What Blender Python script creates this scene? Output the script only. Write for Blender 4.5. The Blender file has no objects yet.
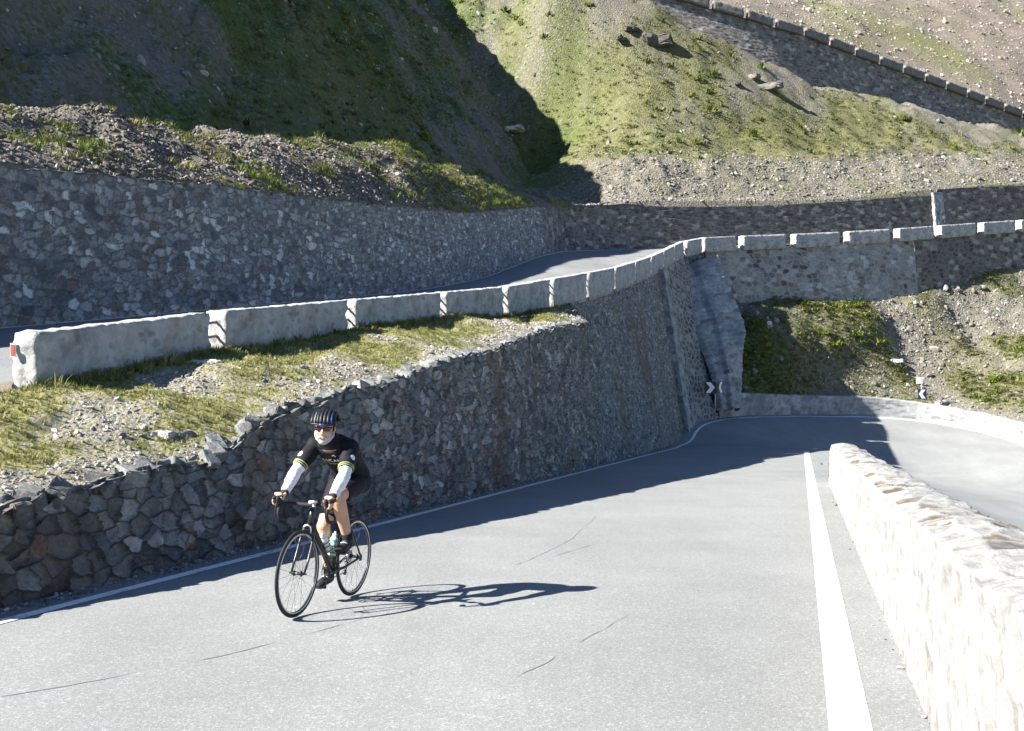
import bpy, bmesh, math, random
import numpy as np
from mathutils import Vector, Matrix

random.seed(7)
RNG = np.random.default_rng(7)
C = bpy.context.scene.collection
F = 995.0                      # focal length in pixels, horizon on row 336


def at(px, py, y):
    """a measured pixel at a measured distance -> a point of the place (camera eye = origin)"""
    return np.array([(px - 512) / F * y, y, (336 - py) / F * y])


# ------------------------------------------------------------------ numpy noise
def _h(ix, iy, seed):
    n = (ix.astype(np.int64) * 374761393 + iy.astype(np.int64) * 668265263 + seed * 974711) & 0x7fffffff
    n = ((n ^ (n >> 13)) * 1274126177) & 0x7fffffff
    n = ((n ^ (n >> 16)) * 668265263) & 0x7fffffff
    return ((n ^ (n >> 15)) & 0xffffff) / float(0xffffff)


def vnoise(x, y, seed=0):
    ix = np.floor(x); iy = np.floor(y)
    fx = x - ix; fy = y - iy
    fx = fx * fx * fx * (fx * (fx * 6 - 15) + 10); fy = fy * fy * fy * (fy * (fy * 6 - 15) + 10)
    a = _h(ix, iy, seed); b = _h(ix + 1, iy, seed); c = _h(ix, iy + 1, seed); d = _h(ix + 1, iy + 1, seed)
    return (a + (b - a) * fx) * (1 - fy) + (c + (d - c) * fx) * fy - 0.5


def fbm(x, y, seed=0, oct=4, gain=.5):
    s = 0; a = 1.0
    for o in range(oct):
        s = s + a * vnoise(x * 2 ** o + 17.3 * o, y * 2 ** o - 9.1 * o, seed + o)
        a *= gain
    return s


def sstep(a, b, x):
    t = np.clip((x - a) / (b - a), 0, 1)
    return t * t * (3 - 2 * t)


def voro(U, V, seed, jit=.8):
    iv = np.floor(V)
    best = np.full(U.shape, 1e9); bu = np.zeros(U.shape); bv = np.zeros(U.shape)
    bi = np.zeros(U.shape); bj = np.zeros(U.shape)
    cand = []
    for dj in (-1, 0, 1):
        j = iv + dj
        off = _h(j, j * 0 + 3, seed + 5)
        i0 = np.floor(U + off)
        for di in (-1, 0, 1):
            i = i0 + di
            su = i + .5 + jit * (_h(i, j, seed) - .5) - off
            sv = j + .5 + jit * .8 * (_h(i, j, seed + 1) - .5)
            d = (U - su) ** 2 + (V - sv) ** 2
            cand.append((su, sv))
            m = d < best
            best = np.where(m, d, best); bu = np.where(m, su, bu); bv = np.where(m, sv, bv)
            bi = np.where(m, i, bi); bj = np.where(m, j, bj)
    edge = np.full(U.shape, 1e9)
    for su, sv in cand:
        dx = su - bu; dy = sv - bv
        L = np.sqrt(dx * dx + dy * dy)
        ok = L > 1e-6
        Ls = np.where(ok, L, 1)
        e = ((bu + su) / 2 - U) * dx / Ls + ((bv + sv) / 2 - V) * dy / Ls
        edge = np.minimum(edge, np.where(ok, e, 1e9))
    return edge, bi, bj, U - bu, V - bv


class TPS:
    def __init__(self, pts, smooth=0.0):
        p = np.array(pts, float); self.c = p[:, :2].copy(); n = len(p)
        K = self._k(p[:, :2], p[:, :2]) + smooth * np.eye(n)
        P = np.c_[np.ones(n), p[:, :2]]
        A = np.zeros((n + 3, n + 3)); A[:n, :n] = K; A[:n, n:] = P; A[n:, :n] = P.T
        self.w = np.linalg.solve(A, np.r_[p[:, 2], 0, 0, 0])

    def _k(self, a, b):
        r2 = ((a[:, None, :] - b[None, :, :]) ** 2).sum(-1)
        return np.where(r2 > 1e-12, .5 * r2 * np.log(np.maximum(r2, 1e-12)), 0)

    def __call__(self, x, y):
        x = np.asarray(x, float); y = np.asarray(y, float)
        q = np.c_[x.ravel(), y.ravel()]
        out = np.empty(len(q)); n = len(self.c)
        for k in range(0, len(q), 20000):
            s = q[k:k + 20000]
            out[k:k + 20000] = self._k(s, self.c) @ self.w[:n] + self.w[n] + s @ self.w[n + 1:]
        return out.reshape(x.shape)


# ------------------------------------------------------------------ mesh helpers
def tag(o, label=None, cat=None, group=None, kind=None):
    if label: o['label'] = label
    if cat: o['category'] = cat
    if group: o['group'] = group
    if kind: o['kind'] = kind
    return o


def mesh_np(name, V, Fc, mat=None, parent=None, smooth=True, attrs=None, mats=None, mi=None):
    V = np.asarray(V, np.float32).reshape(-1, 3); Fc = np.asarray(Fc, np.int32)
    me = bpy.data.meshes.new(name)
    n = len(Fc); k = Fc.shape[1]
    me.vertices.add(len(V)); me.vertices.foreach_set('co', V.ravel())
    me.loops.add(n * k); me.loops.foreach_set('vertex_index', Fc.ravel())
    me.polygons.add(n); me.polygons.foreach_set('loop_start', np.arange(0, n * k, k, dtype=np.int32))
    me.polygons.foreach_set('use_smooth', np.full(n, bool(smooth)))
    if mats:
        for m in mats: me.materials.append(m)
        if mi is not None: me.polygons.foreach_set('material_index', np.asarray(mi, np.int32))
    elif mat: me.materials.append(mat)
    if attrs:
        for an, arr in attrs.items():
            a = me.attributes.new(an, 'FLOAT', 'POINT'); a.data.foreach_set('value', np.asarray(arr, np.float32).ravel())
    me.update(calc_edges=True); me.validate()
    o = bpy.data.objects.new(name, me); C.objects.link(o)
    if parent: o.parent = parent
    return o


def grid_faces(nu, nv, flip=False, closed=False):
    i = np.arange(nu - 1)[:, None] * nv; j = np.arange(nv - 1 if not closed else nv)[None, :]
    j2 = (j + 1) % nv
    a = i + j; b = i + nv + j; c = i + nv + j2; d = i + j2
    f = np.stack([a, b, c, d] if not flip else [a, d, c, b], -1).reshape(-1, 4)
    return f


def grid_obj(name, P, mat, parent=None, attrs=None, flip=False, smooth=True):
    nu, nv = P.shape[:2]
    return mesh_np(name, P, grid_faces(nu, nv, flip), mat, parent, smooth, attrs)


def grid_normals(P):
    du = np.gradient(P, axis=0); dv = np.gradient(P, axis=1)
    n = np.cross(du, dv)
    return n / np.maximum(np.linalg.norm(n, axis=-1, keepdims=True), 1e-9)


class MB:
    """collects shapes into ONE mesh"""
    def __init__(self): self.v = []; self.f = []

    def add(self, v, f):
        n = len(self.v); self.v += [tuple(map(float, p)) for p in v]; self.f += [tuple(int(i) + n for i in q) for q in f]
        return self

    def box(self, c, s, R=None):
        pts = [Vector((x * s[0] / 2, y * s[1] / 2, z * s[2] / 2)) for x in (-1, 1) for y in (-1, 1) for z in (-1, 1)]
        if R is not None: pts = [R @ p for p in pts]
        c = Vector(c)
        return self.add([p + c for p in pts], [(0, 1, 3, 2), (4, 6, 7, 5), (0, 4, 5, 1), (2, 3, 7, 6), (0, 2, 6, 4), (1, 5, 7, 3)])

    def tube(self, path, rad, n=10, up=None, closed=False):
        """rad: number, list of numbers or list of (across, along-up) pairs"""
        P = [Vector(p) for p in path]; m = len(P)
        if not isinstance(rad, (list, tuple)): rad = [rad] * m
        verts = []; U = None
        for i in range(m):
            if closed: t = P[(i + 1) % m] - P[i - 1]
            else: t = P[min(i + 1, m - 1)] - P[max(i - 1, 0)]
            t.normalize()
            if up is not None: u = Vector(up)
            elif U is None: u = Vector((0, 0, 1)) if abs(t.z) < .9 else Vector((1, 0, 0))
            else: u = U
            u = (u - t * u.dot(t)); u.normalize(); U = u
            w = t.cross(u)
            r = rad[i]; ra, rb = (r if isinstance(r, (tuple, list)) else (r, r))
            for k in range(n):
                a = 2 * math.pi * k / n
                verts.append(P[i] + w * (math.cos(a) * ra) + u * (math.sin(a) * rb))
        faces = []
        for i in range(m if closed else m - 1):
            for k in range(n):
                a = i * n + k; b = i * n + (k + 1) % n
                c2 = ((i + 1) % m) * n
                faces.append((a, b, c2 + (k + 1) % n, c2 + k))
        if not closed:
            faces.append(tuple(reversed(range(n)))); faces.append(tuple((m - 1) * n + k for k in range(n)))
        return self.add(verts, faces)

    def ball(self, c, r, R=None, n=12, m=8):
        c = Vector(c)
        if not isinstance(r, (tuple, list)): r = (r, r, r)
        v = []; f = []
        for i in range(m + 1):
            th = math.pi * i / m
            for k in range(n):
                a = 2 * math.pi * k / n
                p = Vector((math.sin(th) * math.cos(a) * r[0], math.sin(th) * math.sin(a) * r[1], math.cos(th) * r[2]))
                if R is not None: p = R @ p
                v.append(c + p)
        for i in range(m):
            for k in range(n):
                f.append((i * n + k, (i + 1) * n + k, (i + 1) * n + (k + 1) % n, i * n + (k + 1) % n))
        return self.add(v, f)

    def torus(self, c, R, r, axis='Y', n=64, m=8, rz=None):
        path = []
        for k in range(n):
            a = 2 * math.pi * k / n
            path.append(Vector(c) + Vector((R * math.cos(a), 0, R * math.sin(a))))
        rz = rz or r
        v = []; f = []
        for k in range(n):
            a = 2 * math.pi * k / n
            for q in range(m):
                b = 2 * math.pi * q / m
                rr = R + rz * math.cos(b)
                v.append(Vector(c) + Vector((rr * math.cos(a), r * math.sin(b), rr * math.sin(a))))
        for k in range(n):
            for q in range(m):
                f.append((k * m + q, k * m + (q + 1) % m, ((k + 1) % n) * m + (q + 1) % m, ((k + 1) % n) * m + q))
        return self.add(v, f)

    def build(self, name, mat, parent=None, smooth=True, fix=True):
        me = bpy.data.meshes.new(name); me.from_pydata(self.v, [], self.f)
        if mat: me.materials.append(mat)
        if fix:
            bm = bmesh.new(); bm.from_mesh(me); bmesh.ops.remove_doubles(bm, verts=bm.verts, dist=1e-5)
            bmesh.ops.recalc_face_normals(bm, faces=bm.faces); bm.to_mesh(me); bm.free()
        me.polygons.foreach_set('use_smooth', [smooth] * len(me.polygons))
        o = bpy.data.objects.new(name, me); C.objects.link(o)
        if parent: o.parent = parent
        return o


def remesh(o, voxel, smooth=4, fac=.5):
    """fuse overlapping shapes into one continuous skin"""
    m = o.modifiers.new('r', 'REMESH'); m.mode = 'VOXEL'; m.voxel_size = voxel; m.use_smooth_shade = True
    s = o.modifiers.new('s', 'SMOOTH'); s.iterations = smooth; s.factor = fac
    dg = bpy.context.evaluated_depsgraph_get()
    me = bpy.data.meshes.new_from_object(o.evaluated_get(dg))
    mats = list(o.data.materials)
    o.modifiers.clear(); o.data = me
    if not me.materials:
        for mm in mats: me.materials.append(mm)
    me.polygons.foreach_set('use_smooth', [True] * len(me.polygons))
    return o


def empty(name, loc=(0, 0, 0)):
    o = bpy.data.objects.new(name, None); C.objects.link(o); o.location = loc; o.empty_display_size = .2
    return o


# ------------------------------------------------------------------ materials
class NT:
    def __init__(self, name):
        self.m = bpy.data.materials.new(name); self.m.use_nodes = True
        self.t = self.m.node_tree; self.b = self.t.nodes['Principled BSDF']
        self.b.inputs['Roughness'].default_value = .9
        self.b.inputs['Specular IOR Level'].default_value = .25
        self.co = self.t.nodes.new('ShaderNodeTexCoord')

    def link(self, a, b): self.t.links.new(a, b)

    def noise(self, scale, detail=4, rough=.55, vec=None, dist=0):
        n = self.t.nodes.new('ShaderNodeTexNoise'); n.inputs['Scale'].default_value = scale
        n.inputs['Detail'].default_value = detail; n.inputs['Roughness'].default_value = rough
        n.inputs['Distortion'].default_value = dist
        self.link(vec if vec is not None else self.co.outputs['Object'], n.inputs['Vector'])
        return n.outputs['Fac']

    def voro(self, scale, feature='F1', out='Distance', vec=None):
        n = self.t.nodes.new('ShaderNodeTexVoronoi'); n.feature = feature; n.inputs['Scale'].default_value = scale
        self.link(vec if vec is not None else self.co.outputs['Object'], n.inputs['Vector'])
        return n.outputs[out]

    def mapping(self, scale=(1, 1, 1), rot=(0, 0, 0)):
        n = self.t.nodes.new('ShaderNodeMapping'); n.inputs['Scale'].default_value = scale; n.inputs['Rotation'].default_value = rot
        self.link(self.co.outputs['Object'], n.inputs['Vector']); return n.outputs['Vector']

    def attr(self, name):
        n = self.t.nodes.new('ShaderNodeAttribute'); n.attribute_name = name; return n.outputs['Fac']

    def ramp(self, fac, stops, interp='LINEAR'):
        n = self.t.nodes.new('ShaderNodeValToRGB'); cr = n.color_ramp; cr.interpolation = interp
        while len(cr.elements) < len(stops): cr.elements.new(.5)
        for e, (p, c) in zip(cr.elements, stops):
            e.position = p; e.color = (*c, 1) if len(c) == 3 else c
        self.link(fac, n.inputs['Fac']); return n.outputs['Color']

    def rng(self, v, a, b, c=0, d=1):
        n = self.t.nodes.new('ShaderNodeMapRange'); n.inputs[1].default_value = a; n.inputs[2].default_value = b
        n.inputs[3].default_value = c; n.inputs[4].default_value = d
        self.link(v, n.inputs[0]); return n.outputs[0]

    def mix(self, fac, a, b, mode='MIX'):
        n = self.t.nodes.new('ShaderNodeMix'); n.data_type = 'RGBA'; n.blend_type = mode
        for s, v in ((n.inputs[0], fac), (n.inputs[6], a), (n.inputs[7], b)):
            if isinstance(v, (int, float)): s.default_value = v
            elif isinstance(v, tuple): s.default_value = (*v, 1)
            else: self.link(v, s)
        return n.outputs[2]

    def math(self, op, a, b=0.0):
        n = self.t.nodes.new('ShaderNodeMath'); n.operation = op
        for s, v in ((n.inputs[0], a), (n.inputs[1], b)):
            if isinstance(v, (int, float)): s.default_value = v
            else: self.link(v, s)
        return n.outputs[0]

    def bump(self, h, strength=.4, dist=.02):
        n = self.t.nodes.new('ShaderNodeBump'); n.inputs['Strength'].default_value = strength
        n.inputs['Distance'].default_value = dist
        self.link(h, n.inputs['Height']); self.link(n.outputs['Normal'], self.b.inputs['Normal'])

    def color(self, c):
        if isinstance(c, tuple): self.b.inputs['Base Color'].default_value = (*c, 1)
        else: self.link(c, self.b.inputs['Base Color'])
        return self


def g(v, t=(1, 1, 1)): return (v * t[0], v * t[1], v * t[2])


def mat_plain(name, col, rough=.6, spec=.3, metal=0, var=.12, scale=30):
    n = NT(name)
    f = n.rng(n.noise(scale, 3), .3, .7, 1 - var, 1 + var)
    n.color(n.mix(1.0, col, n.mix(0, f, f), 'MULTIPLY'))
    n.b.inputs['Roughness'].default_value = rough; n.b.inputs['Specular IOR Level'].default_value = spec
    n.b.inputs['Metallic'].default_value = metal
    return n.m


def mat_rubble(name, stops, mortar, mort_amt=1.0, grain=9.0, stain=None, bmp=.9):
    n = NT(name)
    c = n.ramp(n.attr('cell'), stops)
    f = n.rng(n.noise(grain, 5, .65), .3, .72, .62, 1.3)
    c = n.mix(1.0, c, n.mix(0, f, f), 'MULTIPLY')
    f2 = n.rng(n.noise(grain * 3.3, 5, .7), .3, .7, .74, 1.28); c = n.mix(1.0, c, n.mix(0, f2, f2), 'MULTIPLY')
    li = n.rng(n.noise(grain * 2.6, 4, .6), .58, .7, 0, .45)       # lichen
    c = n.mix(li, c, (.30, .30, .26))
    mo = n.mix(1.0, mortar, n.ramp(n.noise(grain * 1.7, 4), [(0, g(.7)), (1, g(1.25))]), 'MULTIPLY')
    c = n.mix(n.math('MULTIPLY', n.attr('mort'), mort_amt), c, mo)
    if stain:
        st = n.rng(n.noise(.45, 6, .65, n.mapping((1, 1, .35))), .48, .64, 0, .62)
        c = n.mix(st, c, stain)
    n.color(c)
    n.bump(n.noise(grain * 3, 6, .75), bmp, .04)
    return n.m


GREY = [(0, (0.088, 0.092, 0.095)), (.18, (0.162, 0.169, 0.162)), (.34, (0.257, 0.263, 0.257)), (.5, (0.135, 0.146, 0.155)), (.63, (0.324, 0.324, 0.297)),
        (.76, (0.203, 0.189, 0.162)), (.86, (0.446, 0.446, 0.425)), (.94, (0.176, 0.142, 0.115)), (.97, (0.230, 0.128, 0.081)), (1, (0.513, 0.513, 0.499))]
GREYUP = [(0, (0.105, 0.112, 0.123)), (.12, (0.182, 0.192, 0.203)), (.24, (0.294, 0.304, 0.311)), (.34, (0.140, 0.147, 0.157)), (.46, (0.378, 0.385, 0.392)), (.56, (0.224, 0.231, 0.238)),
          (.66, (0.462, 0.469, 0.469)), (.74, (0.189, 0.168, 0.154)), (.80, (.17, .14, .125)), (.88, (0.350, 0.357, 0.364)), (.95, (0.588, 0.595, 0.595)), (1, (0.620, 0.620, 0.620))]
BROWN = [(0, (0.063, 0.057, 0.055)), (.3, (0.115, 0.098, 0.086)), (.5, (0.172, 0.149, 0.132)), (.7, (0.098, 0.086, 0.081)), (.85, (0.230, 0.213, 0.190)), (1, (0.345, 0.322, 0.287))]
M = {}
M['drystone'] = mat_rubble('drystone', GREY, (.03, .03, .028), .8, 9.0, (.115, .088, .062))
M['grouted'] = mat_rubble('grouted', GREYUP, (.105, .11, .118), .9, 15)
M['darkrubble'] = mat_rubble('dark_rubble', BROWN, (.22, .215, .20), .6, 5)
M['paleryubble'] = mat_rubble('pale_rubble', [(0, (.09, .08, .07)), (.2, g(.24)), (.4, (.33, .32, .30)), (.6, (.16, .14, .12)), (.8, (.36, .355, .34)), (1, g(.46))], (.33, .325, .31), .6, 7)
M['limewash'] = mat_rubble('limewash', [(0, (0.242, 0.238, 0.229)), (.3, (0.289, 0.286, 0.275)), (.5, (0.222, 0.218, 0.208)), (.68, (0.309, 0.306, 0.296)), (.73, (.12, .085, .055)),
                                        (.79, (.115, .115, .11)), (.85, (.17, .13, .09)), (.90, (.13, .13, .127)), (.94, (0.202, 0.198, 0.188)), (1, (0.289, 0.286, 0.275))], (0.302, 0.299, 0.286), .85, 6, None, .6)
M['plaster'] = mat_rubble('old_plaster', [(0, g(.15)), (.3, g(.24)), (.55, g(.33)), (.8, g(.27)), (1, g(.42))], (.32, .32, .315), .6, 3, (.15, .155, .16))
M['crazy'] = mat_rubble('crazy_rubble', BROWN, (.30, .30, .29), .9, 5)


def mat_block():
    n = NT('parapet_stone')
    a = n.ramp(n.noise(2.2, 6, .68), [(.30, (.17, .17, .165)), (.46, (.31, .305, .295)), (.6, (.40, .395, .385)), (.8, (.47, .465, .45))])
    wn = n.t.nodes.new('ShaderNodeTexNoise'); wn.inputs['Scale'].default_value = 5; wn.inputs['Detail'].default_value = 4; n.link(n.co.outputs['Object'], wn.inputs['Vector'])
    vv_ = n.mix(.22, n.mapping((1, 1, 1.5)), wn.outputs['Color']); sp = n.rng(n.voro(6.0, 'F1', 'Distance', vv_), .28, .46, 1, 0)
    st = n.ramp(n.voro(6.0, 'F1', 'Color', vv_), [(0, (.07, .07, .07)), (.35, (.15, .15, .145)), (.6, (.24, .235, .225)), (1, (.34, .33, .32))])
    c = n.mix(n.math('MULTIPLY', sp, .5), a, st)
    br = n.rng(n.noise(1.3, 4), .60, .70, 0, .6)
    c = n.mix(br, c, (.27, .20, .14))
    n.color(c); n.bump(n.noise(14, 6, .7), .7, .04); return n.m


M['block'] = mat_block()
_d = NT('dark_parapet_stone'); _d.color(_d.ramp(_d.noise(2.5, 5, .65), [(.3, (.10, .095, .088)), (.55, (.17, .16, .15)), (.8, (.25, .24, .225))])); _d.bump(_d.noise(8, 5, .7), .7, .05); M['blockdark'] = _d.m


def mat_asphalt(name, base):
    n = NT(name)
    big = n.rng(n.noise(.42, 6, .62), .3, .7, .86, 1.10)
    lane = n.rng(n.noise(.8, 4, .6, n.mapping((2.2, .05, 1), (0, 0, .28))), .35, .68, .97, 1.03)
    fine = n.ramp(n.noise(150, 2, .6), [(.30, g(.62)), (.5, g(1.0)), (.72, g(1.45))])
    agg = n.ramp(n.voro(75, 'F1', 'Color'), [(0, g(.8)), (.7, g(1.0)), (.93, g(1.35)), (1, g(1.6))])
    c = n.mix(1.0, base, n.mix(0, big, big), 'MULTIPLY')
    c = n.mix(1.0, c, n.mix(0, lane, lane), 'MULTIPLY')
    c = n.mix(1.0, c, fine, 'MULTIPLY'); c = n.mix(1.0, c, agg, 'MULTIPLY')
    n.color(c); n.bump(n.noise(130, 3, .7), .5, .006)
    n.b.inputs['Roughness'].default_value = .82
    return n.m


M['asphalt'] = mat_asphalt('asphalt', (.215, .22, .217))
M['asphalt_up'] = mat_asphalt('asphalt_upper', (.18, .184, .184))


def mat_paint():
    n = NT('road_paint')
    w = n.math('MULTIPLY', n.rng(n.noise(28, 5, .7), .34, .46, 0, 1), n.rng(n.noise(5, 5, .75), .36, .46, .15, 1))
    n.color(n.mix(w, (.30, .30, .30), (.74, .74, .72)))
    n.bump(n.noise(130, 3, .7), .4, .005); return n.m


M['paint'] = mat_paint()


def mat_ground(name, soil1, soil2, stone, gr1, gr2, sc=1.0, stone_amt=.5):
    n = NT(name)
    s = n.mix(n.rng(n.noise(.9 * sc, 6, .62), .35, .65), soil1, soil2)
    peb = n.voro(9 * sc, 'F1', 'Color')
    pd = n.voro(9 * sc, 'F1', 'Distance')
    pb = n.ramp(peb, [(0, g(.45)), (.5, g(.95)), (.8, g(1.3)), (1, g(1.9))])
    s2 = n.mix(1.0, stone, pb, 'MULTIPLY')
    s = n.mix(n.math('MULTIPLY', n.rng(n.noise(2.0 * sc, 5, .6), .40, .58), stone_amt), s, s2)
    s = n.mix(n.rng(n.noise(26 * sc, 4, .7), .35, .7, 0, .5), s, (.05, .046, .04))
    gcol = n.mix(n.rng(n.noise(3.1 * sc, 5, .65), .35, .66), gr1, gr2)
    gcol = n.mix(1.0, gcol, n.ramp(n.noise(24 * sc, 4, .7), [(.25, g(.5)), (.5, g(1.0)), (.75, g(1.45))]), 'MULTIPLY')
    v = n.math('ADD', n.attr('veg'), n.rng(n.noise(4.6 * sc, 7, .72), .25, .75, -1.0, 1.0))
    v = n.rng(v, .38, .66)
    gcol = n.mix(n.attr('lush_shade'), gcol, n.mix(n.rng(n.noise(5 * sc, 5, .65), .35, .65), (.030, .050, .010), (.095, .135, .026)))  # greener growth, darkened: shade of the shaded slopes is painted into this colour
    n.color(n.mix(v, s, gcol))
    n.bump(n.math('ADD', n.noise(9 * sc, 6, .72), n.math('MULTIPLY', pd, -.6)), .8, .12 / sc)
    return n.m


M['verge'] = mat_ground('verge_ground', (.25, .215, .155), (.32, .285, .22), (.30, .285, .255), (.155, .16, .05), (.26, .235, .10), 2.0, .8)
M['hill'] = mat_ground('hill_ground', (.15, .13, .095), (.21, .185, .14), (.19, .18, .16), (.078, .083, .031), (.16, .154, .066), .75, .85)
M['bank'] = mat_ground('bank_ground', (.14, .12, .10), (.20, .165, .125), (.20, .19, .18), (.085, .10, .025), (.16, .155, .05), 1.2, .9)
M['scree'] = mat_ground('scree_ground', (.21, .165, .125), (.25, .205, .165), (.25, .21, .175), (.13, .14, .05), (.17, .17, .07), .6, .9)


def mat_stone(name, stops, grain=12):
    n = NT(name)
    c = n.ramp(n.attr('cell'), stops)
    f = n.rng(n.noise(grain, 5, .65), .3, .72, .65, 1.3)
    n.color(n.mix(1.0, c, n.mix(0, f, f), 'MULTIPLY')); n.bump(n.noise(grain * 3, 5, .7), .5, .02)
    return n.m


M['gravel'] = mat_stone('gravel_stone', [(0, (.09, .085, .08)), (.4, (.19, .18, .165)), (.7, (.26, .25, .235)), (.9, (.22, .17, .12)), (1, (.42, .41, .39))])
M['screestone'] = mat_stone('scree_stone', [(0, (.10, .08, .065)), (.4, (.22, .18, .145)), (.75, (.30, .26, .22)), (1, (.45, .42, .38))])
M['greygravel'] = mat_stone('grey_gravel', [(0, (.10, .10, .098)), (.4, (.19, .19, .18)), (.75, (.27, .265, .25)), (1, (.42, .41, .39))])
M['hillgravel'] = mat_stone('hill_stone', [(0, (.08, .075, .065)), (.4, (.16, .145, .12)), (.75, (.22, .20, .17)), (.95, (.28, .265, .235)), (1, (.40, .39, .37))])
M['vergegravel'] = mat_stone('verge_gravel', [(0, (.10, .09, .08)), (.4, (.25, .23, .20)), (.75, (.34, .315, .28)), (1, (.50, .48, .45))])
M['bankgravel'] = mat_stone('bank_gravel', [(0, (.06, .055, .052)), (.4, (.13, .115, .10)), (.7, (.19, .175, .155)), (.9, (.17, .12, .085)), (1, (.34, .32, .30))])
M['boulder'] = mat_stone('boulder_stone', [(0, (.06, .055, .05)), (.5, (.16, .15, .135)), (.85, (.34, .33, .31)), (1, (.58, .57, .55))], 5)


def mat_leaf(name, stops):
    n = NT(name)
    n.color(n.ramp(n.attr('cell'), stops)); n.b.inputs['Roughness'].default_value = .7
    n.b.inputs['Specular IOR Level'].default_value = .15
    n.b.inputs['Subsurface Weight'].default_value = 0.0
    return n.m


M['grass'] = mat_leaf('grass_blades', [(0, (.075, .095, .024)), (.4, (.155, .165, .048)), (.7, (.24, .225, .085)), (1, (.36, .31, .165))])
M['tuft'] = mat_leaf('alpine_tufts', [(0, (.04, .05, .014)), (.45, (.09, .10, .03)), (.75, (.15, .148, .055)), (1, (.22, .20, .10))])
M['weed'] = mat_leaf('weed_leaves', [(0, (.06, .09, .015)), (.5, (.13, .17, .025)), (.8, (.22, .20, .05)), (1, (.35, .25, .10))])

# ------------------------------------------------------------------ measured lines of the place
K1 = .29                                   # the road runs along (0.29, 1)
EDGE_L, WALL_L, LINE_R, WALL_R = -5.88, -6.15, .24, .62


def lat2x(lat, y): return lat + K1 * y


outer_line = [at(690, 440, 51), at(696, 430.5, 53), at(706, 423.5, 54.8), at(730, 418.6, 58), at(760, 416.8, 60.5), at(800, 416, 64),
              at(860, 416.3, 66.3), at(900, 418.7, 66.8), at(940, 424, 66.2), at(985, 433, 64), at(1024, 445, 60.5), at(1060, 461, 56)]
outer_line += [np.array([30.2, 45, -8.2]), np.array([27.5, 34, -9.6]), np.array([23.5, 20, -10.6]), np.array([18.5, 0, -12.4])]
cp = []
for y in np.arange(-10, 48, 5):
    for lat in (-7.5, -3, .6, 1.4):
        cp.append((lat2x(lat, y), y, -1.5 - .08 * y))
cp += [tuple(p) for p in outer_line]
cp += [tuple(at(890, 432, 64.5)), tuple(at(905, 443, 61.5)), tuple(at(925, 480, 55)), tuple(at(1010, 505, 46)), tuple(at(1024, 540, 40)), (17, 30, -9.3), (13.5, 15, -10.6), (9.5, 0, -12.2), (12, -10, -13.2), (19, -10, -13.3),
       (15.2, 45, -5.6), (11, 64, -4.8), (22, 72, -4.9), (34, 68, -6.2), (38, 52, -7.6)]
_RT = TPS(cp)


def ROAD(x, y):
    x = np.asarray(x, float); y = np.asarray(y, float)
    lat = x - K1 * y
    w_ = np.maximum(sstep(1.3, 3.5, lat), sstep(38, 48, y))
    return _RT(x, y) * w_ + (-1.5 - .08 * y) * (1 - w_)



def sheet(name, path, off0, off1, fz, mat, n=2, lift=0, kind='structure'):
    """strip beside a plan polyline"""
    p = np.array(path, float)
    t = np.gradient(p[:, :2], axis=0); t /= np.linalg.norm(t, axis=1)[:, None]
    nr = np.c_[t[:, 1], -t[:, 0]]
    off = np.linspace(off0, off1, n)
    P = np.zeros((len(p), n, 3))
    P[:, :, :2] = p[:, None, :2] + nr[:, None, :] * off[None, :, None]
    P[:, :, 2] = fz(P[:, :, 0], P[:, :, 1]) + lift if fz else p[:, None, 2] + lift
    o = grid_obj(name, P, mat, flip=False); tag(o, kind=kind); return o


def densify(p, step):
    p = np.array(p, float)
    # Catmull-Rom smoothing, then even spacing
    q = []
    n = len(p)
    for i in range(n - 1):
        a = p[max(i - 1, 0)]; b = p[i]; c = p[i + 1]; d = p[min(i + 2, n - 1)]
        for t in np.linspace(0, 1, 12, endpoint=False):
            q.append(.5 * ((2 * b) + (c - a) * t + (2 * a - 5 * b + 4 * c - d) * t * t + (3 * b - a - 3 * c + d) * t ** 3))
    q.append(p[-1]); q = np.array(q)
    L = np.r_[0, np.cumsum(np.linalg.norm(np.diff(q[:, :2], axis=0), axis=1))]
    s = np.linspace(0, L[-1], max(int(L[-1] / step), 2))
    return np.c_[[np.interp(s, L, q[:, k]) for k in range(q.shape[1])]].T


# road sheet: one surface through the lane, the hairpin and the lower lane
ys = np.arange(-9, 70.01, .3); us = np.linspace(0, 1, 60)
P = np.zeros((len(ys), len(us), 3))
ol = np.array(outer_line)
for i, y in enumerate(ys):
    xl = lat2x(-6.6, y)
    xr = np.interp(y, ol[::-1][:8, 1], ol[::-1][:8, 0]) + 1.2 if y < 56 else 39
    P[i, :, 0] = xl + (xr - xl) * us; P[i, :, 1] = y
P[..., 2] = ROAD(P[..., 0], P[..., 1])
# between the two lanes, in front of the bend, the ground is a bank and the sheet dips below it
road = grid_obj('road', P, M['asphalt'], flip=True); tag(road, kind='structure')

# paint
yl = np.arange(-6, 49, .5)
left_line = densify(np.vstack([np.c_[lat2x(EDGE_L, yl), yl, 0 * yl], [(p[0], p[1], 0) for p in outer_line]]), .3)
o = sheet('road_marking', left_line, 0, .13, ROAD, M['paint'], 2, .005)
yl = np.arange(-6, 41.5, .3)
o = sheet('road_marking', np.c_[lat2x(LINE_R, yl), yl, 0 * yl], -.1, .1, ROAD, M['paint'], 2, .003)

# sealed cracks: narrow dark wavering bands
tar = NT('tar'); tar.color((.055, .056, .058)); tar.b.inputs['Roughness'].default_value = .6
ncr = NT('crack'); ncr.color(ncr.mix(ncr.rng(ncr.noise(6, 4), .4, .6), (.185, .187, .185), (.216, .22, .218)))


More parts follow.
